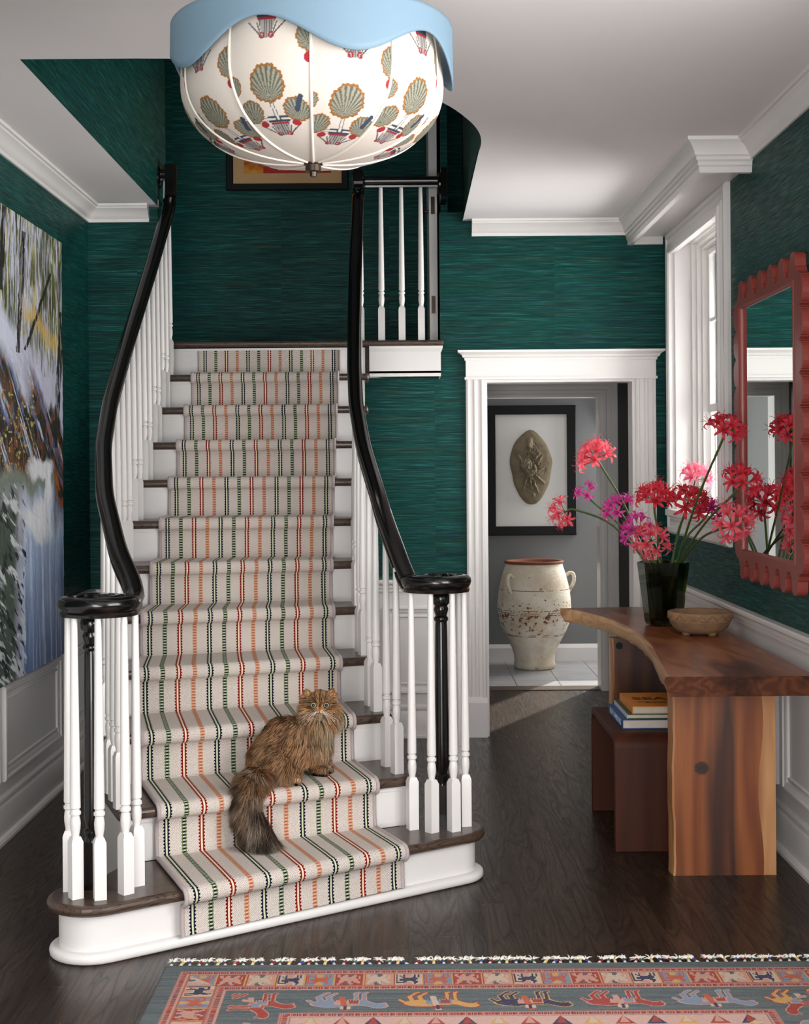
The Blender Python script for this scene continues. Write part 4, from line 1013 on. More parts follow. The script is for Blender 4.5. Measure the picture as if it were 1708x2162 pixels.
# ------------------------------------------------------------------ paintings
def landscape():
    y0, y1, z0, z1 = 4.40, 6.62, 0.645, 2.59
    ny, nz = 560, 620
    Yv = np.linspace(y0, y1, ny); Zv = np.linspace(z1, z0, nz); Yg, Zg = np.meshgrid(Yv, Zv)
    u = (Yg-5.6)/1.02; v = (z1-Zg)/(z1-z0)
    wx = u+(fbm(u*9, v*12, 1)-0.5)*0.16; wy = v+(fbm(u*7+5, v*10+3, 2)-0.5)*0.08
    col = np.ones(u.shape+(3,))*L3((206, 208, 230))
    stv = fbm(u*75+8*fbm(u*4, v*4, 21), v*26, 6, 3); std = fbm((u*0.8+v*1.2)*14, (v-u*0.35)*90, 7, 3); sth = fbm((u+v*0.3)*8, (v-u*0.22)*70, 9, 4)
    # sky and hanging willow strokes
    col = blend(col, (fbm(u*6, v*8, 4)-0.5)*3, L3((226, 222, 236)))
    wil = (stv-0.46)*9*np.clip((0.34-wy)/0.10, 0, 1)*(0.35+0.9*np.clip(np.abs(wx-0.35)*1.6, 0, 1))
    col = blend(col, wil, L3((104, 112, 48))); col = blend(col, (fbm(u*80, v*12, 12, 3)-0.62)*9*(wy < 0.33), L3((56, 66, 34))); col = blend(col, (fbm(u*70+9, v*15, 13, 3)-0.63)*9*(wy < 0.32), L3((206, 196, 140)))
    col = blend(col, np.clip((fbm(u*7+3, v*10, 33, 4)-0.47)*5, 0, 1)*0.8*np.clip((0.33-wy)*14, 0, 1)*(0.3+stv), L3((66, 76, 36)))
    # yellow bank
    yb = np.clip(1-np.abs(wy-(0.215+0.10*(wx-0.45)))/0.035, 0, 1)*np.clip((wx-0.22)*6, 0, 1)
    col = blend(col, yb*1.1*(sth*0.9+0.3), L3((222, 186, 96)))
    # dark water and bank
    edge = 0.235+0.20*wx
    dark = np.clip((wy-edge)*28, 0, 1)*np.clip((0.60-wy)*22, 0, 1)
    col = blend(col, dark, L3((38, 32, 22)))
    dk2 = np.clip(dark*1.2, 0, 1)
    col = blend(col, dk2*np.clip((fbm(u*5+2, v*13, 24, 4)-0.48)*5, 0, 1)*0.85, L3((104, 62, 20))); col = blend(col, dk2*np.clip((fbm(u*6+7, v*16+3, 25, 4)-0.52)*5, 0, 1)*0.8, L3((72, 70, 30))); col = blend(col, dk2*np.clip((fbm(u*9+4, (v+u*0.1)*34, 26, 4)-0.52)*9, 0, 1), L3((20, 18, 16)))
    dg = v-0.50*u; col = blend(col, dk2*np.clip((fbm(u*4+1, dg*38, 27, 3)-0.60)*12, 0, 1)*np.clip(fbm(u*14, v*20, 28)*2-0.5, 0, 1), L3((112, 138, 196))); col = blend(col, dk2*np.clip((fbm(u*5+8, dg*60, 29, 3)-0.66)*14, 0, 1), L3((196, 204, 222)))
    col = blend(col, dk2*np.clip((fbm(u*40, v*150, 16, 3)-0.66)*18, 0, 1)*(wx < 0.5)*(wy > 0.36), L3((196, 178, 96))); col = blend(col, dk2*np.clip((fbm(u*34+3, v*40, 30, 3)-0.62)*12, 0, 1)*0.8, L3((150, 84, 28)))
    snow = np.clip((wy-0.20-0.20*wx)*30, 0, 1)*np.clip((0.30+0.28*wx-wy)*30, 0, 1)*np.clip((0.5-wx)*6, 0, 1)
    col = blend(col, snow, L3((216, 220, 240)))
    def trunk(a, b, w_, c):
        (ax, ay), (bx, by) = a, b; t_ = np.clip((v-ay)/(by-ay), 0, 1); xx = ax+(bx-ax)*t_+(fbm(v*20, v*3, 8)-0.5)*0.05
        return ((np.abs(u-xx) < w_*(0.7+0.6*stv)) & (v > ay) & (v < by))
    for a, b, w_ in (((0.36, 0.03), (0.25, 0.30), 0.030), ((0.80, 0.09), (0.36, 0.29), 0.020), ((1.0, 0.17), (0.86, 0.50), 0.045), ((0.08, 0.0), (0.02, 0.18), 0.03)): col = blend(col, trunk(a, b, w_, 0)*(0.5+0.5*(stv > 0.4)), L3((34, 32, 27)))
    # lower pool: stones, foam and the fall
    low = np.clip((wy-0.545)*30, 0, 1)
    col = blend(col, low*np.clip((0.64-wy)*20, 0, 1), L3((130, 142, 128)))
    fall = np.clip((wy-0.585)*16, 0, 1)*np.clip((wx-0.22+0.12*(wy-0.7))*7, 0, 1)
    strk = fbm(u*46, v*5, 17, 4)
    fc = np.ones(u.shape+(3,))*L3((186, 206, 232)); fc = blend(fc, (wy-0.68)*3.2, L3((112, 140, 190))); fc = blend(fc, (strk-0.5)*4, L3((214, 224, 240))); fc = blend(fc, (0.45-strk)*3, L3((92, 118, 172)))
    col = col*(1-fall[..., None])+fc*fall[..., None]
    col = blend(col, np.clip((wy-0.58)*14, 0, 1)*np.clip((0.30-wx-0.1*(wy-0.7))*9, 0, 1), L3((78, 92, 80)))
    col = blend(col, (wy > 0.6)*(wx < 0.34)*(sth-0.56)*10, L3((222, 228, 232))); col = blend(col, (wy > 0.6)*(wx < 0.32)*(std-0.58)*10, L3((34, 44, 38)))
    foam = np.clip(1-((wx-0.62)/0.26)**2-((wy-0.545)/0.035)**2, 0, 1)*2+np.clip(1-((wx-0.55)/0.32)**2-((wy-0.665)/0.05)**2, 0, 1)*1.6+np.clip(1-((wx-0.72)/0.06)**2-((wy-0.60)/0.07)**2, 0, 1)*2
    col = blend(col, foam*(0.4+sth), L3((236, 238, 242)))
    rb = np.clip((wx-0.80)*10, 0, 1)*np.clip((0.70-wy)*12, 0, 1)*np.clip((wy-0.50)*12, 0, 1)
    col = blend(col, rb, L3((58, 48, 40))); col = blend(col, rb*(std-0.5)*8, L3((164, 92, 40))); col = blend(col, rb*(sth-0.53)*8, L3((84, 118, 184)))
    p = thing('landscape_painting', 'large unframed canvas of a waterfall below snowy trees on the left wall', 'painting', (XL, 5.5, 1.6))
    rel = 0.003*fbm(u*50, v*50, 18, 3)+0.003*sth
    painted('painted_canvas', XL+0.048+rel, Yg, Zg, col, vcol_mat('oil_paint', 0.45, 0.25, 90), p)
    obj('canvas_sides', box(NB(), XL+0.012, XL+0.0478, y0, y1, z0, z1), M['white_paint'], p)
landscape()
def landing_print():
    p = thing('framed_print', 'black framed abstract in orange and red on the landing wall, under the lamp', 'framed art', (-0.73, 8.79, 3.6))
    x0, x1, z0, z1 = -1.108, -0.342, 3.265, 4.02
    bm = NB(); frame_mould(bm, (x0, 8.799, z0), (1, 0, 0), (0, 0, 1), (0, -1, 0), x1-x0, z1-z0, [(0, 0), (0, 0.028), (0.005, 0.032), (0.038, 0.030), (0.042, 0.024), (0.042, 0)]); obj('frame', bm, M['black_frame'], p, smooth=30)
    mt = mottled('tan_mat', (196, 158, 112), (202, 164, 118), 6, 0.8)
    bm = NB(); frame_mould(bm, (x0+0.04, 8.799, z0+0.04), (1, 0, 0), (0, 0, 1), (0, -1, 0), x1-x0-0.08, z1-z0-0.08, [(0, 0), (0, 0.012), (0.068, 0.012), (0.071, 0.008), (0.071, 0)]); obj('mat', bm, mt, p)
    X, Z = np.meshgrid(np.linspace(x0+0.105, x1-0.105, 180), np.linspace(z1-0.105, z0+0.105, 180)); u = (X-x0)/(x1-x0); v = (Z-z0)/(z1-z0)
    n1 = fbm(u*7, v*7, 31); n2 = fbm(u*5+9, v*9, 32)
    c = np.ones(u.shape+(3,))*L3((214, 142, 40)); c = blend(c, (n1-0.42)*5*(u < 0.55), L3((232, 186, 60))); c = blend(c, (n2-0.5)*7, L3((176, 72, 28))); c = blend(c, ((v < 0.20)*(u > 0.3)), L3((178, 40, 30))); c = blend(c, ((v > 0.17)*(v < 0.30)*(u > 0.42)), L3((196, 176, 120)))
    painted('print_sheet', X, X*0+8.789, Z, c, vcol_mat('print_ink', 0.7), p)
landing_print()
# ------------------------------------------------------------------ rug
def rug():
    x0, x1, yb, yf = -0.735, 1.385, 4.225, 2.30
    nx = 1150; d = np.concatenate([np.linspace(0, 0.52, 340), np.linspace(0.524, yb-yf, 90)])
    xv = np.linspace(0, x1-x0, nx); Wd = x1-x0; Ld = yb-yf
    X, D = np.meshgrid(xv, d)
    RED, ORG, PNK, CRM, NVY, TEAL, LBL, MAU, YEL = [L3(c) for c in ((168, 56, 50), (196, 92, 64), (208, 156, 140), (210, 186, 166), (36, 46, 82), (82, 98, 104), (128, 148, 172), (124, 82, 92), (214, 164, 96))]
    dl = np.minimum(X, Wd-X); dd = np.minimum(D, Ld-D); m_ = np.minimum(dl, dd); al = np.where(dd <= dl, X, D); end = dd <= dl
    col = np.ones(X.shape+(3,))*TEAL
    ab = fbm(X*6, D*300, 41, 3); col = blend(col, (ab-0.42)*2.2, L3((110, 122, 122))); col = blend(col, (0.45-ab)*2.4, L3((56, 74, 86)))
    def guard(a, b):
        nonlocal col
        k = (m_ >= a) & (m_ < b); q = (m_-a)/(b-a)
        col = blend(col, k, PNK); ph = np.mod(al/0.016, 1)
        mid_ = k & (q > 0.28) & (q < 0.72)
        col = blend(col, mid_ & (ph < 0.55), RED); col = blend(col, mid_ & (ph > 0.72) & (ph < 0.92), NVY); col = blend(col, k & ((q < 0.10) | (q > 0.92)), L3((150, 120, 120))); col = blend(col, k & (q > 0.16) & (q < 0.24), ORG)
    guard(0.054, 0.086)
    A, B = 0.086, 0.178; pitch = 0.0866
    k = (m_ >= A) & (m_ < B); idx = np.floor((al+0.004)/pitch).astype(int); lu = np.mod(al+0.004, pitch)/pitch; lv = (m_-A)/(B-A)
    bmp = ["#...#.....#.#", "#.#.#.....#.#", "#..##....##.#", "#...########.", "#.##########.", "#.#########..", "#...##...###.", "#####.....##.", "..........#.."]
    bmp2 = ["##..##...##..", "##.###..###.#", ".#########..#", "..#########.#", "..##########.", ".###########.", ".###..##.####", ".##...##...##", "##.....##...."]
    B1 = np.array([[c == '#' for c in r_] for r_ in bmp]); B2 = np.array([[c == '#' for c in r_] for r_ in bmp2])
    iu = np.clip(((lu-0.10)/0.80*13).astype(int), 0, 12); iv = np.clip(((lv-0.08)/0.84*9).astype(int), 0, 8); ins = (lu > 0.10) & (lu < 0.90) & (lv > 0.08) & (lv < 0.92)
    pal = [(CRM, NVY, PNK, B1), (LBL, ORG, YEL, B1), (RED, PNK, MAU, B2), (PNK, CRM, TEAL, B2)]
    off = np.where(end, idx, idx+2) % 4
    for q, (bgc, fg, alt, bb) in enumerate(pal):
        kk = k & (off == q); col = blend(col, kk, bgc)
        col = blend(col, kk & (((lu-0.5)**2/0.02+(lv-0.14)**2/0.03 < 1) | ((lu-0.5)**2/0.02+(lv-0.86)**2/0.03 < 1)), alt)
        col = blend(col, kk & ins & bb[iv, iu], fg)
    col = blend(col, k & ((lu < 0.035) | (lu > 0.985)), YEL); col = blend(col, k & (lu >= 0.035) & (lu < 0.075), RED); col = blend(col, k & ((lv < 0.03) | (lv > 0.97)), ORG)
    guard(0.178, 0.212)
    # broad band with mounted animals
    A, B = 0.212, 0.378; k = (m_ >= A) & (m_ < B); P = 0.2575; q = (al-0.30)/P+0.5; ix = np.floor(q).astype(int); lx = (q-ix-0.5)*P; ld = m_-A
    cols = [(RED, PNK, YEL), (LBL, PNK, ORG), (YEL, RED, CRM), (NVY, YEL, ORG)]
    def seg_(ax, ay, bx, by, r_):
        vx, vy = bx-ax, by-ay; t_ = np.clip(((lx-ax)*vx+(ld-ay)*vy)/(vx*vx+vy*vy), 0, 1); return np.hypot(lx-ax-t_*vx, ld-ay-t_*vy)-r_
    def ell(cx, cy, a, b): return (np.sqrt(((lx-cx)/a)**2+((ld-cy)/b)**2)-1)*min(a, b)
    sd = np.minimum.reduce([ell(-0.038, 0.104, 0.056, 0.025), ell(0.020, 0.098, 0.045, 0.021), seg_(0.050, 0.100, 0.082, 0.120, 0.013), ell(0.094, 0.122, 0.022, 0.015), seg_(0.100, 0.112, 0.110, 0.104, 0.003), seg_(-0.068, 0.095, -0.078, 0.056, 0.0065), seg_(-0.078, 0.056, -0.060, 0.028, 0.0042), seg_(-0.044, 0.09, -0.050, 0.054, 0.0065), seg_(-0.050, 0.054, -0.030, 0.028, 0.0042), seg_(0.030, 0.09, 0.027, 0.028, 0.0046), seg_(0.052, 0.096, 0.050, 0.028, 0.0046), seg_(-0.090, 0.100, -0.106, 0.080, 0.0045), seg_(-0.06, 0.028, -0.052, 0.024, 0.004), seg_(0.027, 0.028, 0.034, 0.024, 0.004), seg_(0.05, 0.028, 0.057, 0.024, 0.004)])
    for j, (bc, oc, sc) in enumerate(cols):
        kk = k & (np.mod(ix, 4) == j)
        col = blend(col, kk & (sd < 0.0032), oc); col = blend(col, kk & (sd < 0), bc)
        sad = (np.abs(lx-0.004) < 0.036) & (np.abs(ld-0.094) < 0.018); col = blend(col, kk & sad, PNK if j != 2 else LBL); col = blend(col, kk & sad & (np.mod(lx/0.008, 1) < 0.35) & (ld < 0.086), NVY); col = blend(col, kk & (np.abs(lx-0.022) < 0.013) & (np.abs(ld-0.094) < 0.010), RED if j != 0 else LBL)
        rid = (np.abs(lx+0.006-(ld-0.1)*0.15) < 0.0085) & (ld > 0.052) & (ld < 0.155); col = blend(col, kk & rid, sc if j != 0 else PNK); col = blend(col, kk & (np.abs(lx-0.0) < 0.015) & (ld > 0.125) & (ld < 0.145), RED if j == 2 else CRM); col = blend(col, kk & (np.abs(lx-0.0) < 0.005) & (ld > 0.118) & (ld < 0.15), NVY)
    guard(0.378, 0.412)
    k = m_ >= 0.412; col = blend(col, k, L3((212, 174, 162)))
    tu = np.mod(al/0.085, 1); tv = np.mod((m_-0.412)/0.075, 1); tri = k & (np.abs(tu-0.5) < 0.42*tv) & (tv < 0.8)
    ci = (np.floor(al/0.085)+np.floor((m_-0.412)/0.075)).astype(int) % 3
    for j, c_ in enumerate((RED, NVY, YEL)): col = blend(col, tri & (ci == j), c_); col = blend(col, tri & (ci == j) & (np.abs(tu-0.5) < 0.25*tv) & (tv < 0.65), (PNK, RED, CRM)[j])
    col = blend(col, (fbm(X*180, D*180, 45, 2)-0.5)*0.7, L3((150, 132, 124)))       # wool abrash
    col = col*0.90; col = blend(col, np.full(X.shape, 0.14), L3((150, 136, 128)))
    hgt = 0.011+0.0012*vnoise(X*420, D*420, 46)-0.004*np.clip(1-m_/0.006, 0, 1)
    t_ = thing('area_rug', 'hand-knotted teal and red wool rug bordered with animals on the dark floor', 'rug', ((x0+x1)/2, (yb+yf)/2, 0))
    painted('rug_pile', x0+X, yb-D, hgt, col, vcol_mat('rug_wool', 0.95, 0.3, 600, spec=0.1), t_, flip=True)
    obj('rug_backing', box(NB(), x0+0.001, x1-0.001, yf+0.001, yb-0.001, 0.0008, 0.0075), mat('rug_edge', (58, 82, 84), 0.95), t_)
    # knotted tassels along the far end
    tf = mottled('white_cotton', (214, 208, 198), (232, 228, 220), 90, 0.95); wr = [mottled('wrap_%d' % i, c, tuple(min(255, a+14) for a in c), 60, 0.9) for i, c in enumerate(((58, 92, 84), (206, 176, 92), (48, 66, 124), (122, 26, 34)))]
    rnd = random.Random(5); protos = []
    for c_ in range(4):
        for s_ in range(3):
            bm = NB(); sw = rnd.uniform(-0.010, 0.014)
            tube(bm, [(0, 0, 0.006), (sw*0.3, 0.012, 0.009)], [0.006, 0.004], 7, 0); tube(bm, [(sw*0.25, 0.009, 0.009), (sw*0.75, 0.025, 0.010)], 0.0046, 8, 1)
            for h_ in range(15):
                a = rnd.uniform(-1.1, 1.1); l_ = rnd.uniform(0.018, 0.034); b0 = Vector((sw*0.75, 0.025, 0.010)); e_ = b0+Vector((math.sin(a)*l_*0.9+sw*0.4, math.cos(a)*l_, rnd.uniform(-0.007, 0.006)))
                tube(bm, [b0, (b0+e_)/2+Vector((0, 0, 0.004)), e_], [0.0021, 0.0022, 0.0010], 4, 0)
            me = bpy.data.meshes.new('tassel'); bm.to_mesh(me); bm.free(); me.materials.append(tf); me.materials.append(wr[c_]); protos.append(me)
    N = 77
    for i in range(N):
        o = bpy.data.objects.new('tassel', protos[(i % 4)*3+rnd.randrange(3)]); C.objects.link(o); o.parent = t_; o.matrix_parent_inverse = parent_inv(t_)
        o.location = (x0+0.016+i*(Wd-0.03)/(N-1)+rnd.uniform(-0.003, 0.003), yb-0.004, 0.001); o.rotation_euler = (0, 0, rnd.uniform(-0.25, 0.25))
rug()
# ------------------------------------------------------------------ ceiling lamp
def lamp():
    cx, cy = -0.226, 3.53
    t_ = thing('ceiling_lamp', 'domed ceiling lamp of printed fabric with a blue scalloped band', 'ceiling lamp', (cx, cy, 2.899))
    # scalloped band: five waves
    na, nz = 240, 8; Rb = 0.350; zt = 2.612; A = np.linspace(0, 2*PI, na+1); f = np.linspace(0, 1, nz+1); Ag, Fg = np.meshgrid(A, f)
    # angle 0 = towards the camera, positive to the right
    zb = 2.506-0.040*np.cos(5*(Ag-math.radians(19)))
    Zb = zt+(zb-zt)*Fg; Rr = Rb*(1.0+0.004*Fg)
    bl = mottled('powder_blue_card', (106, 132, 150), (111, 137, 154), 4, 0.6)
    o = painted('scalloped_band', cx+Rr*np.sin(Ag), cy-Rr*np.cos(Ag), Zb, None, bl, t_)
    wl = o.modifiers.new('weld', 'WELD'); wl.merge_threshold = 0.0005
    s_ = o.modifiers.new('solid', 'SOLIDIFY'); s_.thickness = 0.004; s_.offset = -1
    # fabric dome, ten gores
    NP = 10; per = 84; nm = 350; zeq, h = 2.475, 0.196; Rd = 0.331
    def prof(q):                 # q 0 at the bottom pole .. 1 at the top rim, returns r, z and arc length
        ph = q*1.30*PI/2; ex = 2/2.35
        s, c = np.sin(np.minimum(ph, PI/2)), np.cos(np.minimum(ph, PI/2))
        r = Rd*s**ex; z = zeq-h*np.maximum(c, 0)**ex; up = np.maximum(ph-PI/2, 0)/(0.30*PI/2)
        return r*(1-0.05*up*up), z+0.13*up
    q = np.linspace(0.004, 1, nm); r, z = prof(q); ds = np.hypot(np.diff(r), np.diff(z)); arc = np.concatenate([[0], np.cumsum(ds)])
    A = np.linspace(0, 2*PI, NP*per+1); Ag, Tg = np.meshgrid(A, arc); _, Rg = np.meshgrid(A, r); _, Zg = np.meshgrid(A, z)
    a0 = math.radians(3); g = (Ag-a0)/(2*PI/NP); gi = np.floor(g).astype(int); lg = g-gi-0.5; s = lg*(2*PI/NP)*Rg
    pinch = 1-0.022*(2*np.abs(lg))**2*np.clip(Tg/0.2, 0, 1); Rg = Rg*pinch
    col = np.ones(Ag.shape+(3,))*L3((200, 190, 180))
    col = blend(col, (fbm(s*300, Tg*300, 51, 2)-0.5)*0.25, L3((204, 194, 182)))
    OLV, BRN, NAVY, REDB, INK = [L3(c) for c in ((88, 88, 74), (136, 92, 48), (54, 64, 80), (146, 44, 50), (84, 80, 80))]
    def leaf(cs, ct, rr, stem_to, ph=0.0):
        nonlocal col
        dx, dy = s-cs, Tg-ct; wob = 1+0.035*np.sin(9*np.arctan2(dy, dx)+ph)+0.03*np.sin(23*np.arctan2(dy, dx)); dd = np.hypot(dx, dy*0.92)/(rr*wob)
        col_m = dd < 1.0; ax, ay = cs, ct-rr*0.95; ang = np.arctan2(Tg-ay, s-ax); ray = np.sin(ang*34) > 0.15
        st = seg2(cs, ct-rr*0.8, stem_to[0], stem_to[1]) < 0.0042; col = blend(col, st, L3((196, 190, 182))); st2 = np.abs(seg2(cs, ct-rr*0.8, stem_to[0], stem_to[1])-0.0040) < 0.0009; col = blend(col, st2, INK)
        col = blend(col, col_m, L3((138, 136, 122))); col = blend(col, col_m & ray, OLV); col = blend(col, (dd > 0.90) & (dd < 1.04), BRN); 
    def seg2(ax, ay, bx, by):
        vx, vy = bx-ax, by-ay; t2 = np.clip(((s-ax)*vx+(Tg-ay)*vy)/(vx*vx+vy*vy), 0, 1); return np.hypot(s-ax-t2*vx, Tg-ay-t2*vy)
    odd = (np.mod(gi, 2) == 0)
    Tg0 = Tg; Tg = Tg-np.where(odd, 0.0, 0.045)-0.035
    def cup(ct, up=1):
        nonlocal col
        ty = (Tg-ct)*up
        w_ = 0.010+0.010*np.clip(ty/0.04, 0, 1)
        col = blend(col, (np.abs(s) < w_) & (ty > 0) & (ty < 0.055), L3((150, 146, 142))); col = blend(col, (np.abs(s) < w_) & (np.mod(s/0.006, 1) < 0.35) & (ty > 0) & (ty < 0.055), INK)
        col = blend(col, (np.abs(s) < w_+0.003) & (ty > 0.043) & (ty < 0.049), REDB); col = blend(col, (np.abs(s) < w_+0.006) & (ty > 0.050) & (ty < 0.070), NAVY)
        for sg in (-1, 1):
            for j, (e1, e2) in enumerate(((0.020, 0.020), (0.034, 0.034), (0.012, 0.030))): col = blend(col, seg2(sg*0.012, ct+up*0.002, sg*(0.012+e1), ct+up*(0.006+e2)) < 0.0016, INK)
            col = blend(col, np.abs(np.hypot(s-sg*0.012, Tg-ct-up*0.006)-0.006) < 0.0016, REDB)
    cup(0.115); 
    leaf(-0.062, 0.200, 0.030, (-0.010, 0.175), 1); leaf(0.052, 0.200, 0.031, (0.010, 0.175), 2); leaf(-0.006, 0.268, 0.041, (0.0, 0.175), 3)
    for sg in (-1, 1): col = blend(col, np.hypot(s-sg*0.040, (Tg-0.160)*1.0) < 0.0105, REDB)
    col = blend(col, seg2(0.052, 0.200, 0.068, 0.236) < 0.0058, NAVY)
    cup(0.372)
    leaf(0.104, 0.375, 0.034, (0.108, 0.325), 4); leaf(-0.098, 0.270, 0.022, (-0.098, 0.23), 1); col = blend(col, np.hypot(s-0.099, Tg-0.325) < 0.012, REDB)
    Tg = Tg0
    fm = vcol_mat('printed_linen', 0.9, 0.08, 600, spec=0.15); 
    o = painted('fabric_shade', cx+Rg*np.sin(Ag), cy-Rg*np.cos(Ag), Zg, col, fm, t_)
    ivory = mottled('ivory_piping', (214, 204, 192), (222, 213, 202), 30, 0.8)
    for k in range(NP):
        a = a0+k*2*PI/NP; pts = [(cx+rr*0.979*math.sin(a), cy-rr*0.979*math.cos(a), zz) for rr, zz in zip(r[7::11], z[7::11])]
        obj('piping', tube(NB(), pts, 0.0042, 6), ivory, o, smooth=80)
    bm = NB(); lathe(bm, [(0.001, -0.034), (0.008, -0.033), (0.010, -0.022), (0.020, -0.020), (0.020, -0.004), (0.026, -0.002), (0.028, 0.006), (0.012, 0.012)], cx, cy, z[0], 24); obj('finial', bm, M['bronze'], t_, smooth=40)
    bm = NB(); lathe(bm, [(0.012, 0.0), (0.012, 2.86-z[0]), (0.075, 2.865-z[0]), (0.08, 2.8985-z[0])], cx, cy, z[0], 24); obj('ceiling_stem', bm, M['bronze'], t_, smooth=40)
    bm = NB()
    for k in range(3):
        a = 0.5+k*2*PI/3; tube(bm, [(cx, cy, zt-0.006), (cx+Rb*math.sin(a), cy-Rb*math.cos(a), zt-0.006)], 0.005, 6)
    obj('spider_arm', bm, M['bronze'], t_)
lamp()
# ------------------------------------------------------------------ cat: one continuous body, fur, eyes, nose, whiskers
def make_cat():
    V3 = Vector
    P = dict(hip=(-0.493, 5.065, 0.462), belly=(-0.445, 5.09, 0.458), back=(-0.448, 5.11, 0.532), should=(-0.378, 5.17, 0.530), chest=(-0.338, 5.17, 0.492), neck=(-0.342, 5.155, 0.575), skull=(-0.318, 5.125, 0.642), chL=(-0.352, 5.108, 0.625), chR=(-0.286, 5.108, 0.626), muz=(-0.315, 5.078, 0.624), chin=(-0.315, 5.088, 0.608), brow=(-0.317, 5.118, 0.668), th=(-0.470, 5.005, 0.440), th2=(-0.425, 5.03, 0.415), hf=(-0.395, 4.990, 0.396), f1=(-0.345, 5.17, 0.450), f2=(-0.343, 5.165, 0.412), p1=(-0.338, 5.155, 0.398), p2=(-0.305, 5.135, 0.395), g1=(-0.320, 5.20, 0.44), g2=(-0.312, 5.20, 0.40), g3=(-0.288, 5.18, 0.396), t0=(-0.520, 4.99, 0.430), t1=(-0.552, 4.885, 0.405), t2=(-0.553, 4.840, 0.345), t3=(-0.533, 4.828, 0.290), t4=(-0.507, 4.822, 0.245), ra=(-0.354, 5.125, 0.596), rb=(-0.320, 5.105, 0.580), rc=(-0.286, 5.128, 0.598))
    P = {k: V3(v) for k, v in P.items()}
    rad = dict(hip=0.078, belly=0.076, back=0.068, should=0.064, chest=0.055, neck=0.054, skull=0.047, chL=0.026, chR=0.026, muz=0.019, chin=0.014, brow=0.032, th=0.056, th2=0.040, hf=0.018, f1=0.032, f2=0.023, p1=0.020, p2=0.017, g1=0.028, g2=0.020, g3=0.017, t0=0.028, t1=0.022, t2=0.021, t3=0.020, t4=0.015, ra=0.034, rb=0.042, rc=0.032)
    chains = [('hip', 'belly', 'should'), ('hip', 'back', 'should', 'neck', 'skull'), ('belly', 'chest', 'neck'), ('skull', 'brow'), ('ra', 'rb', 'rc'), ('chL', 'skull', 'chR'), ('skull', 'muz', 'chin', 'neck'), ('hip', 'th', 'th2', 'hf'), ('should', 'f1', 'f2', 'p1', 'p2'), ('chest', 'g1', 'g2', 'g3'), ('hip', 't0', 't1', 't2', 't3', 't4')]
    bm = NB()
    def ball(c, r): bmesh.ops.create_icosphere(bm, subdivisions=2, radius=r, matrix=Matrix.Translation(c))
    for ch in chains:
        for a, b in zip(ch, ch[1:]):
            n = max(2, int((P[a]-P[b]).length/0.012))
            for k in range(n+1): ball(P[a].lerp(P[b], k/n), rad[a]*(1-k/n)+rad[b]*k/n)
    ears = [(V3((-0.360, 5.135, 0.668)), V3((-0.371, 5.120, 0.706))), (V3((-0.284, 5.135, 0.670)), V3((-0.267, 5.120, 0.709)))]
    for b, t in ears:
        for k in range(9):
            q = k/8; c = b.lerp(t, q); r = 0.021*(1-q)+0.002
            bmesh.ops.create_icosphere(bm, subdivisions=2, radius=r, matrix=Matrix.Translation(c) @ Matrix.Diagonal((1, 0.5, 1, 1)))
    me = bpy.data.meshes.new('cat_tmp'); bm.to_mesh(me); bm.free()
    o = bpy.data.objects.new('cat_tmp', me); C.objects.link(o)
    rm = o.modifiers.new('r', 'REMESH'); rm.mode = 'VOXEL'; rm.voxel_size = 0.0055; sm = o.modifiers.new('s', 'SMOOTH'); sm.factor = 0.5; sm.iterations = 5
    dg = bpy.context.evaluated_depsgraph_get(); me2 = bpy.data.meshes.new_from_object(o.evaluated_get(dg)); bpy.data.objects.remove(o)
    me2.name = 'body'
    n = len(me2.vertices); co = np.zeros(n*3, np.float32); me2.vertices.foreach_get('co', co); co = co.reshape(-1, 3)
    no = np.zeros(n*3, np.float32); me2.vertex_normals.foreach_get('vector', no); no = no.reshape(-1, 3)
    head = np.array(P['skull']); 
    def seg_d(p, a, b):
        a, b = np.array(a), np.array(b); v = b-a; t = np.clip(((p-a)@v)/(v@v), 0, 1); return np.linalg.norm(p-a-t[:, None]*v, axis=1), t
    def regions(p):
        hd = np.linalg.norm(p-head, axis=1)
        isH = np.clip((0.085-hd)/0.02, 0, 1)*(p[:, 2] > 0.59)
        dt = np.minimum.reduce([seg_d(p, P[a], P[b])[0] for a, b in (('t0', 't1'), ('t1', 't2'), ('t2', 't3'), ('t3', 't4'))])
        isT = np.clip((0.045-dt)/0.012, 0, 1)*(p[:, 1] < 4.965)
        ruff = np.clip(1-np.linalg.norm((p-np.array([-0.315, 5.12, 0.555]))/np.array([0.100, 0.10, 0.090]), axis=1), 0, 1)*1.8
        return isH, isT, np.clip(ruff, 0, 1)
    def colour(p):
        x, y, z = p[:, 0], p[:, 1], p[:, 2]; h, t, r = regions(p)
        c = np.ones((len(p), 3))*L3((190, 146, 102))
        nA = fbm(x*26+z*9, z*17-x*6+y*11, 61, 3); nB = fbm(x*60+y*40, z*34, 62, 3)
        dk = np.clip((nA-0.46)*6, 0, 1)*np.clip((z-0.42)*9, 0.15, 1)*np.clip((-0.33-x)*14, 0, 1)
        c = blend(c, dk*0.85, L3((78, 46, 26)))
        sp = np.clip(1-np.abs((z-0.36)-(x+0.60)*1.10)/0.035, 0, 1)*(x < -0.39); c = blend(c, sp*0.6, L3((88, 50, 28)))
        c = blend(c, np.clip((nB-0.5)*5, 0, 1)*0.6, L3((210, 170, 124)))
        c = blend(c, np.clip((0.455-z)*10, 0, 1)*(x < -0.36)*0.7, L3((204, 172, 134)))
        c = blend(c, r, L3((232, 200, 156))); c = blend(c, np.clip((x+0.315)*22, 0, 1)*(z < 0.59)*0.8, L3((238, 222, 196)))
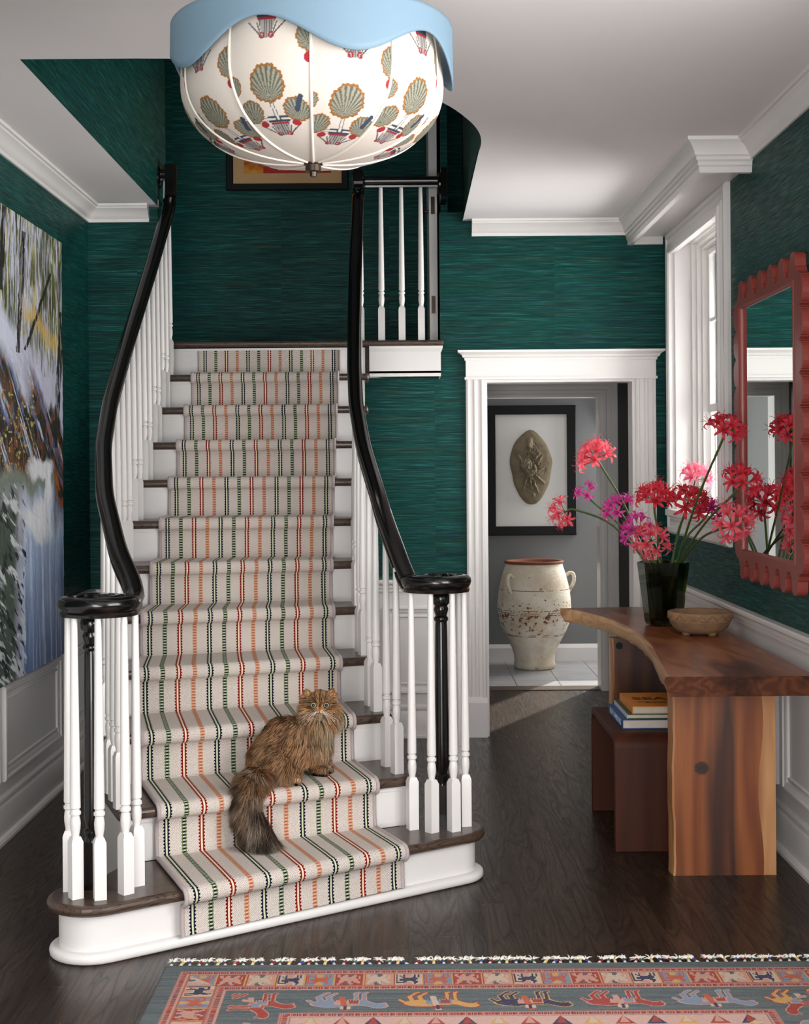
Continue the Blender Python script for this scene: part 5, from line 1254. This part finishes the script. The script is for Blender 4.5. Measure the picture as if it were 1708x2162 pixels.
        paw = (z < 0.425)*(x > -0.375); c = blend(c, paw*0.6, L3((120, 80, 46))); c = blend(c, (z < 0.392)*(x > -0.41)*(y > 4.97)*(x > -0.40), L3((28, 20, 16)))
        tt = np.clip((0.43-z)/0.19, 0, 1); tc = np.ones((len(p), 3))*L3((150, 108, 70)); tc = blend(tc, tt*1.2-0.1, L3((82, 70, 66))); tc = blend(tc, np.clip((fbm(x*90, y*30+z*6, 64, 2)-0.5)*6, 0, 1)*0.6, L3((186, 170, 150))); tc = blend(tc, np.clip((fbm(x*70+3, y*30, 65, 2)-0.54)*8, 0, 1)*0.7, L3((52, 42, 38)))
        c = c*(1-t[:, None])+tc*t[:, None]
        # face
        u = x+0.3155; w = z-0.650; f = h*(y < 5.125)
        hc = np.ones((len(p), 3))*L3((208, 162, 112)); hc = blend(hc, np.clip((fbm(x*70, z*70, 66, 2)-0.5)*5, 0, 1)*0.5, L3((226, 178, 118)))
        for du in (-0.011, 0.0, 0.011): hc = blend(hc, (np.abs(u-du*(1+w*12)) < 0.0022)*(w > 0.006)*0.8, L3((92, 52, 26)))
        hc = blend(hc, np.clip(1-(u/0.020)**2-((w+0.028)/0.014)**2, 0, 1)*1.5, L3((242, 214, 178))); hc = blend(hc, np.clip(1-(u/0.013)**2-((w+0.046)/0.010)**2, 0, 1)*1.5, L3((246, 230, 208)))
        hc = blend(hc, np.clip(1-(u/0.007)**2-((w+0.004)/0.018)**2, 0, 1)*1.1, L3((124, 66, 36)))
        for sg in (-1, 1):
            hc = blend(hc, np.clip(1.35-(np.hypot(u-sg*0.0235, w)/0.0135)**3, 0, 1)*(np.hypot(u-sg*0.0235, w) < 0.0145), L3((58, 34, 20))); hc = blend(hc, np.clip(1-np.abs((w+0.016)-(np.abs(u)-0.02)*0.5)/0.003, 0, 1)*(np.abs(u) > 0.016)*(np.abs(u) < 0.045)*0.5, L3((110, 66, 36)))
        hc = blend(hc, (np.abs(u) > 0.036)*np.clip((-0.012-w)*30, 0, 1)*0.7, L3((240, 216, 180)))
        c = c*(1-h[:, None])+hc*h[:, None]
        return np.clip(c, 0, 1)
    cat = thing('cat', 'fluffy golden tabby cat sitting on the striped stair runner, looking round', 'cat', (-0.44, 5.08, 0.379))
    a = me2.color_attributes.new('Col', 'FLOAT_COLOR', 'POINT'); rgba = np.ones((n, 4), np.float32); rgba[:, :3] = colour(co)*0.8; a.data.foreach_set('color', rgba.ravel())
    me2.materials.clear(); me2.materials.append(vcol_mat('cat_skin', 0.9, spec=0.1))
    for p in me2.polygons: p.use_smooth = True
    body = bpy.data.objects.new('body', me2); C.objects.link(body); body.parent = cat; body.matrix_parent_inverse = parent_inv(cat)
    # ---- fur strands rooted on the body
    rng = np.random.RandomState(4)
    me2.calc_loop_triangles(); nt_ = len(me2.loop_triangles); tv = np.zeros(nt_*3, np.int32); me2.loop_triangles.foreach_get('vertices', tv); tv = tv.reshape(-1, 3)
    A, B, Cc = co[tv[:, 0]], co[tv[:, 1]], co[tv[:, 2]]; ar = np.linalg.norm(np.cross(B-A, Cc-A), axis=1)
    NS = 90000
    h0, t0_, _ = regions((A+B+Cc)/3); wgt = ar*(1+1.2*h0+2.4*t0_); pick = rng.choice(nt_, NS, p=wgt/wgt.sum())
    r1, r2 = rng.rand(NS), rng.rand(NS); s1 = np.sqrt(r1); w0, w1, w2 = 1-s1, s1*(1-r2), s1*r2
    p = A[pick]*w0[:, None]+B[pick]*w1[:, None]+Cc[pick]*w2[:, None]
    nn = no[tv[pick, 0]]*w0[:, None]+no[tv[pick, 1]]*w1[:, None]+no[tv[pick, 2]]*w2[:, None]; nn /= np.linalg.norm(nn, axis=1)[:, None]
    h, t, r = regions(p); x, y, z = p.T
    nose = np.array([-0.3155, 5.055, 0.636])
    fl = np.tile(np.array([-0.62, -0.30, -0.62]), (NS, 1))                   # body: back and down
    dn = np.tile(np.array([0.05, -0.15, -1.0]), (NS, 1)); k = np.clip(r*1.6+np.clip((x+0.35)*12, 0, 1)*(1-h), 0, 1)[:, None]; fl = fl*(1-k)+dn*k
    hl = np.clip((0.47-z)*9, 0, 1)[:, None]; fl = fl*(1-hl)+np.array([-0.15, -0.25, -1.0])*hl
    fh = p-nose; fh /= np.linalg.norm(fh, axis=1)[:, None]; fh = fh*np.array([1.25, 0.7, 1.0])+np.array([0, 0, -0.30]); fh[:, 2] -= np.clip((0.632-z)*30, 0, 1.2); fl = fl*(1-h[:, None])+fh*h[:, None]
    dirs = np.array([-0.20, -0.28, -1.0])+np.stack([(x+0.535)*14, (y-4.87)*5, 0*x], 1); tcl = np.clip(t*1.3, 0, 1)[:, None]; fl = fl*(1-tcl)+dirs*tcl
    wob = np.stack([fbm(x*70+q*7, z*55+y*40, 70+q, 2)-0.5 for q in range(3)], 1)*0.95
    fl = fl+wob*(1-0.6*h[:, None]); fl /= np.linalg.norm(fl, axis=1)[:, None]
    tan = fl-nn*np.sum(fl*nn, axis=1)[:, None]*0.85; tan /= np.linalg.norm(tan, axis=1)[:, None]
    fd = np.linalg.norm(p-nose, axis=1)
    L = 0.044*(1-h)+h*np.minimum(np.clip((fd-0.012)*0.85, 0.004, 0.046), np.where(z > 0.655, 0.018, 0.05))+h*np.clip((0.625-z)*0.6, 0, 0.025); L = L*(1-t)+t*(0.068+0.035*np.clip((0.40-z)*6, 0, 1)); L = L*(1+0.45*r*(1-h))
    foot = (z < 0.425)*(x > -0.40); L = np.where(foot, 0.010, L); L = np.where((z < 0.45)*(x > -0.37)*(t < 0.1), np.minimum(L, 0.020), L)
    ear = (z > 0.684)*(h > 0.2); L = np.where(ear, 0.012, L)
    L *= rng.uniform(0.65, 1.2, NS); lift = (0.40*(1-h)+h*(0.30+6*np.clip(np.abs(x+0.3155)-0.025, 0, 0.04)*(z < 0.66)))*rng.uniform(0.5, 1.3, NS); lift = np.where(t > 0.5, 0.75, lift)
    d1 = tan+nn*lift[:, None]+rng.normal(0, 0.10, (NS, 3)); d1 /= np.linalg.norm(d1, axis=1)[:, None]
    d2 = tan+nn*(lift*0.35)[:, None]+rng.normal(0, 0.12, (NS, 3))+np.array([0, 0, -0.22])*(1-h[:, None]*0.6); d2 /= np.linalg.norm(d2, axis=1)[:, None]
    m1 = p+d1*(L*0.45)[:, None]; tip = m1+d2*(L*0.58)[:, None]
    # locks: strands lean towards a neighbour's tip
    ns = NS//22; sidx = rng.choice(NS, ns, replace=False); near = np.zeros(NS, int)
    for q in range(0, NS, 4000): near[q:q+4000] = np.argmin(((p[q:q+4000, None, :]-p[None, sidx, :])**2).sum(-1), 1)
    gt = tip[sidx][near]; ck = (0.24*(1-0.55*h))[:, None]*rng.uniform(0.6, 1.0, (NS, 1)); tip = tip*(1-ck)+gt*ck; m1 = m1*(1-ck*0.35)+m1_s(m1, sidx, near)*ck*0.35
    # keep the eyes, nose and mouth clear
    eyes = [np.array([-0.339, 5.074, 0.650]), np.array([-0.292, 5.074, 0.650])]
    keep = np.ones(NS, bool)
    for e in eyes: keep &= np.hypot(x-e[0], z-e[2]) > np.where(y < 5.11, 0.0118, 0)
    keep &= ~((np.hypot(x-nose[0], z-nose[2]) < 0.0065) & (y < 5.08))
    for e in eyes: keep &= ~((np.hypot(tip[:, 0]-e[0], tip[:, 2]-e[2]) < 0.0095) & (tip[:, 1] < 5.11))
    # nothing under the carpet surface
    tip[:, 2] = np.where((tip[:, 1] > 4.93) & (tip[:, 2] < 0.381), 0.381+rng.rand(NS)*0.002, tip[:, 2]); tip[:, 2] = np.maximum(tip[:, 2], 0.199)
    keep &= p[:, 2] > (0.379*(p[:, 1] > 4.93))
    p, m1, tip, nn, x, y, z, L, h, t = [q[keep] for q in (p, m1, tip, nn, x, y, z, L, h, t)]
    N = len(p); ax = tip-p; sd = np.cross(ax, rng.normal(0, 1, (N, 3))); sd /= np.linalg.norm(sd, axis=1)[:, None]+1e-9
    w_ = np.where(h > 0.5, 0.00055, 0.00065)*rng.uniform(0.7, 1.3, N); w_ = np.where(t > 0.5, 0.0008, w_); w_ = w_[:, None]
    Vv = np.stack([p-sd*w_, p+sd*w_, m1-sd*w_*0.9, m1+sd*w_*0.9, tip-sd*w_*0.15, tip+sd*w_*0.15], 1).reshape(-1, 3)
    b0 = np.arange(N)*6; F = np.concatenate([np.stack([b0, b0+1, b0+3, b0+2], 1), np.stack([b0+2, b0+3, b0+5, b0+4], 1)], 0)
    base_c = colour(p); base_c = base_c*0.86+base_c.mean(1, keepdims=True)*0.14
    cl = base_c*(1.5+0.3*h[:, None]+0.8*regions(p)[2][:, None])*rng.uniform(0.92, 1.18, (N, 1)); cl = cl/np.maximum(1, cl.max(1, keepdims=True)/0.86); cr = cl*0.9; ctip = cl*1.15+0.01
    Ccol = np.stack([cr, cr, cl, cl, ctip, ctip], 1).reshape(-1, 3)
    me = bpy.data.meshes.new('fur'); me.vertices.add(len(Vv)); me.vertices.foreach_set('co', Vv.astype(np.float32).ravel())
    me.loops.add(F.size); me.loops.foreach_set('vertex_index', F.astype(np.int32).ravel()); me.polygons.add(len(F)); me.polygons.foreach_set('loop_start', np.arange(0, F.size, 4, dtype=np.int32)); me.update(calc_edges=True)
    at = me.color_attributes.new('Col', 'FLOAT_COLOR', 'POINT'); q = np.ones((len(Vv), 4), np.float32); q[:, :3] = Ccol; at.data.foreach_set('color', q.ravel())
    # strands shade with the coat's direction rather than each blade's own facing
    nb = np.repeat(nn*0.8+np.array([0, 0, 0.1]), 6, axis=0); nb /= np.linalg.norm(nb, axis=1)[:, None]
    me.polygons.foreach_set('use_smooth', np.ones(len(F), bool)); me.normals_split_custom_set_from_vertices([tuple(v) for v in nb])
    fmat = vcol_mat('cat_fur', 0.75, spec=0.15); ft, fp = nt(fmat)
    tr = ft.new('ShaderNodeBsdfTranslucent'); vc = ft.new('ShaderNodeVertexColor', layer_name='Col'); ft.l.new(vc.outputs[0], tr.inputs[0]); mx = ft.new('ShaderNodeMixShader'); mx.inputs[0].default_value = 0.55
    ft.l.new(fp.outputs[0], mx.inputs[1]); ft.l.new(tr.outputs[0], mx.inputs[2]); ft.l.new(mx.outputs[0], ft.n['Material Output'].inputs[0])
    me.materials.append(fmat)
    fo = bpy.data.objects.new('fur', me); C.objects.link(fo); fo.parent = cat; fo.matrix_parent_inverse = parent_inv(cat)
    # ---- eyes, nose, mouth, whiskers
    iris = mottled('cat_iris', (150, 164, 142), (186, 196, 172), 300, 0.08); blk = mat('cat_pupil', (6, 6, 6), 0.05)
    rim = mat('cat_eye_rim', (18, 12, 9), 0.3)
    for e in eyes:
        bm = NB(); c = V3(e); c.y += 0.004; r = 0.0102
        bmesh.ops.create_uvsphere(bm, u_segments=32, v_segments=24, radius=r, matrix=Matrix.Translation(c) @ Matrix.Rotation(PI/2, 4, 'X'))
        look = (V3((0, 0, HC))-c).normalized()
        for f in bm.faces:
            a_ = (f.calc_center_median()-c).normalized().angle(look)
            f.material_index = 1 if a_ < 0.62 else (0 if a_ < 1.02 else 2)
        obj('eye', bm, [iris, blk, rim], cat, smooth=179)
    bm = NB(); bmesh.ops.create_icosphere(bm, subdivisions=3, radius=1, matrix=Matrix.Translation(V3((nose[0], nose[1]+0.003, nose[2]))) @ Matrix.Diagonal((0.0060, 0.0055, 0.0042, 1)))
    for v in bm.verts:
        if v.co.z < nose[2]: v.co.x = nose[0]+(v.co.x-nose[0])*0.6
    obj('nose', bm, mat('cat_nose', (176, 92, 76), 0.4), cat, smooth=179)
    bm = NB(); mz = nose[2]-0.010; my = nose[1]+0.0035
    tube(bm, [(nose[0], my-0.001, nose[2]-0.003), (nose[0], my-0.001, mz)], 0.0008, 5); tube(bm, crom([(nose[0]-0.011, my+0.004, mz-0.004), (nose[0]-0.005, my, mz-0.003), (nose[0], my-0.001, mz)], 4), 0.0008, 5); tube(bm, crom([(nose[0]+0.011, my+0.004, mz-0.004), (nose[0]+0.005, my, mz-0.003), (nose[0], my-0.001, mz)], 4), 0.0008, 5)
    obj('mouth', bm, rim, cat, smooth=179)
    bm = NB(); rd = random.Random(2)
    for sg in (-1, 1):
        for q in range(7):
            a_ = -0.35-q*0.12; b_ = V3((nose[0]+sg*0.012, nose[1]+0.008, nose[2]-0.006-0.002*(q % 3))); l_ = rd.uniform(0.04, 0.06)
            tube(bm, crom([b_, b_+V3((sg*math.cos(a_)*l_*0.5, -0.006, math.sin(a_)*l_*0.45)), b_+V3((sg*math.cos(a_)*l_, -0.002, math.sin(a_)*l_*1.1))], 4), 0.00035, 4)
    obj('whiskers', bm, mat('cat_whisker', (236, 230, 222), 0.4), cat)
def m1_s(m1, sidx, near): return m1[sidx][near]
make_cat()
# ------------------------------------------------------------------ nerine stems in the vase
def petal_mat(name, a, b):
    m = mat(name, a, 0.5, spec=0.3); t, p = nt(m)
    x, y, z = t.xyz(); f = t.noise(t.vec(x, y, z), 40, 2); c = t.mix(f, lin4(a), lin4(b))
    t.put(p.inputs['Base Color'], c)
    tr = t.new('ShaderNodeBsdfTranslucent'); t.put(tr.inputs['Color'], c); mx = t.new('ShaderNodeMixShader'); mx.inputs[0].default_value = 0.45
    t.l.new(p.outputs[0], mx.inputs[1]); t.l.new(tr.outputs[0], mx.inputs[2]); t.l.new(mx.outputs[0], t.n['Material Output'].inputs[0]); return m
PET = {'coral': petal_mat('coral_petal', (238, 76, 98), (250, 138, 150)), 'red': petal_mat('red_petal', (216, 42, 62), (236, 84, 100)), 'magenta': petal_mat('magenta_petal', (206, 44, 140), (226, 96, 176)), 'pink': petal_mat('pink_petal', (246, 100, 134), (252, 166, 186)), 'purple': petal_mat('purple_petal', (158, 26, 98), (190, 50, 126))}
M['stem_green'] = mottled('stem_green', (52, 78, 28), (78, 104, 42), 20, 0.45); M['pedicel'] = mottled('pedicel_green', (92, 104, 44), (128, 92, 52), 60, 0.5)
def floret_mesh(seed, pm):
    rd = random.Random(seed); bm = NB()
    tube(bm, [(0, 0, 0), (0.002, 0.001, 0.016), (0, 0, 0.030)], [0.0011, 0.0010, 0.0016], 6, 1)
    for k in range(6):
        a = 2*PI*k/6+rd.uniform(-0.15, 0.15); e = Vector((math.cos(a), math.sin(a), 0)); s_ = Vector((-e.y, e.x, 0)); ln = rd.uniform(0.85, 1.15); cu = rd.uniform(0.8, 1.25); rows_ = []
        for i in range(9):
            q = i/8; out = 0.0015+0.030*ln*(q**1.35); up = 0.030+0.022*ln*math.sin(min(q*1.9, PI*0.9))-0.013*cu*max(0, q-0.45)/0.55
            if q > 0.75: out -= 0.007*cu*(q-0.75)/0.25
            wv_ = 0.0008*math.sin(q*16+seed+k); wd = 0.0009+0.0030*math.sin(PI*min(1, q*0.9+0.12))**0.8*(1-0.75*max(0, q-0.8)/0.2); tw = 0.5*(q-0.3)*rd.choice((-1, 1))*0.6
            c = e*out+Vector((0, 0, up+wv_)); sv = s_*math.cos(tw)+Vector((0, 0, 1))*math.sin(tw)
            rows_.append((bm.verts.new(c-sv*wd+Vector((0, 0, 0.0008))), bm.verts.new(c), bm.verts.new(c+sv*wd+Vector((0, 0, 0.0008)))))
        for r0, r1 in zip(rows_, rows_[1:]):
            for j in (0, 1): bm.faces.new([r0[j], r0[j+1], r1[j+1], r1[j]])
    for k in range(4):
        a = 2*PI*k/4+0.3; e = Vector((math.cos(a), math.sin(a), 0)); pts = [(0, 0, 0.032), e*0.004+Vector((0, 0, 0.05)), e*0.012+Vector((0, 0, 0.062))]; tube(bm, crom(pts, 3), 0.0005, 4, 0)
    me = bpy.data.meshes.new('floret'); bm.to_mesh(me); bm.free()
    for p in me.polygons: p.use_smooth = True
    me.materials.append(pm); me.materials.append(M['pedicel']); return me
FL = {k: [floret_mesh(i*7+1, pm) for i in range(4)] for k, pm in PET.items()}
def flower(head, axis, col, label, nfl, size, base, lean, seed, droop=0.0, arc=1.45):
    rd = random.Random(seed); h = Vector(head); ax = Vector(axis).normalized()
    f = thing('nerine_flower', label, 'flower', base, 'cut nerine stems in the glass vase')
    rim = Vector((VXc, VYc, 1.06))+Vector(lean); b = Vector(base)
    pts = crom([b, b.lerp(rim, 0.55), rim, rim.lerp(h-ax*0.10, 0.55)+Vector((0, 0, 0.035*(1-droop))), h-ax*0.05, h], 5)
    obj('stem', tube(NB(), pts, [0.0052]*(len(pts)-4)+[0.0048, 0.0044, 0.004, 0.0035], 8), M['stem_green'], f, smooth=80)
    q = ax.to_track_quat('Z', 'Y'); g = PI*(3-math.sqrt(5))
    for i in range(nfl):
        tt = (i+0.5)/nfl; th = arc*math.sqrt(tt); d = q @ Vector((math.sin(th)*math.cos(i*g+seed), math.sin(th)*math.sin(i*g+seed), math.cos(th)))
        o = bpy.data.objects.new('floret', FL[col][rd.randrange(4)]); C.objects.link(o); o.parent = f; o.matrix_parent_inverse = parent_inv(f)
        o.location = h; sc = size*1.5*rd.uniform(0.9, 1.1); o.scale = (sc, sc, sc); o.rotation_mode = 'QUATERNION'; o.rotation_quaternion = d.to_track_quat('Z', 'Y') @ Matrix.Rotation(rd.uniform(0, 6), 3, 'Z').to_quaternion()
    return f
def bs(k): a = k*2.4; return (VXc+0.04*math.cos(a), VYc+0.04*math.sin(a), 0.797)
SPEC = [
 ((0.923, 6.72, 1.545), (-0.55, -0.2, 0.8), 'coral', 'large bright coral nerine head held high on the left, before the doorway', 13, 1.25, (-0.072, 0.02, 0)),
 ((0.738, 6.45, 1.303), (-1.0, -0.2, -0.18), 'coral', 'coral nerine drooping at the far left tip, before the framed fossil', 7, 1.05, (-0.085, -0.01, 0)),
 ((0.862, 6.58, 1.375), (-0.6, -0.2, 0.7), 'magenta', 'small magenta nerine just above the drooping far-left coral one', 5, 0.85, (-0.08, 0.0, 0)),
 ((1.000, 6.50, 1.305), (-0.5, -0.3, 0.8), 'magenta', 'magenta nerine sprawling left of the central red ones', 8, 1.05, (-0.06, -0.03, 0)),
 ((1.140, 6.40, 1.350), (-0.1, -0.35, 0.9), 'red', 'tall red nerine upright above the middle of the vase', 12, 1.2, (-0.02, -0.05, 0)),
 ((1.120, 6.37, 1.170), (-0.15, -0.9, 0.25), 'coral', 'low coral nerine facing forward just above the vase rim', 10, 1.15, (-0.03, -0.075, 0)),
 ((1.395, 6.72, 1.440), (0.2, -0.1, 0.95), 'pink', 'bright pink backlit nerine against the white window', 10, 1.1, (0.05, 0.06, 0)),
 ((1.285, 6.34, 1.335), (0.15, -0.6, 0.75), 'red', 'large red nerine facing forward, right of the tall central one', 13, 1.25, (0.03, -0.06, 0)),
 ((1.405, 6.48, 1.290), (0.5, -0.3, 0.7), 'purple', 'purple nerine half hidden between the red heads on the right', 8, 1.0, (0.06, -0.02, 0)),
 ((1.322, 5.772, 1.646), (0.25, -0.35, 0.9), 'red', 'dark red nerine highest of all, beside the top of the bouquet and mirror edge', 12, 1.10, (0.045, -0.075, 0)),
 ((1.330, 5.550, 1.434), (0.35, -0.5, 0.7), 'red', 'red nerine leaning across the mirror frame, upper of the two there', 12, 1.05, (0.06, -0.07, 0)),
 ((1.312, 5.630, 1.275), (0.2, -0.85, 0.25), 'coral', 'open coral nerine facing forward, low before the mirror frame', 11, 1.2, (0.075, -0.05, 0)),
 ((1.070, 6.44, 1.210), (-0.4, -0.5, 0.6), 'magenta', 'magenta nerine low on the left, just above the vase rim', 9, 1.1, (-0.055, -0.055, 0)),
]
for i, (hd, ax, col, lb, nf, sz, ln) in enumerate(SPEC): flower(hd, ax, col, lb, nf, sz, bs(i), ln, i+3)
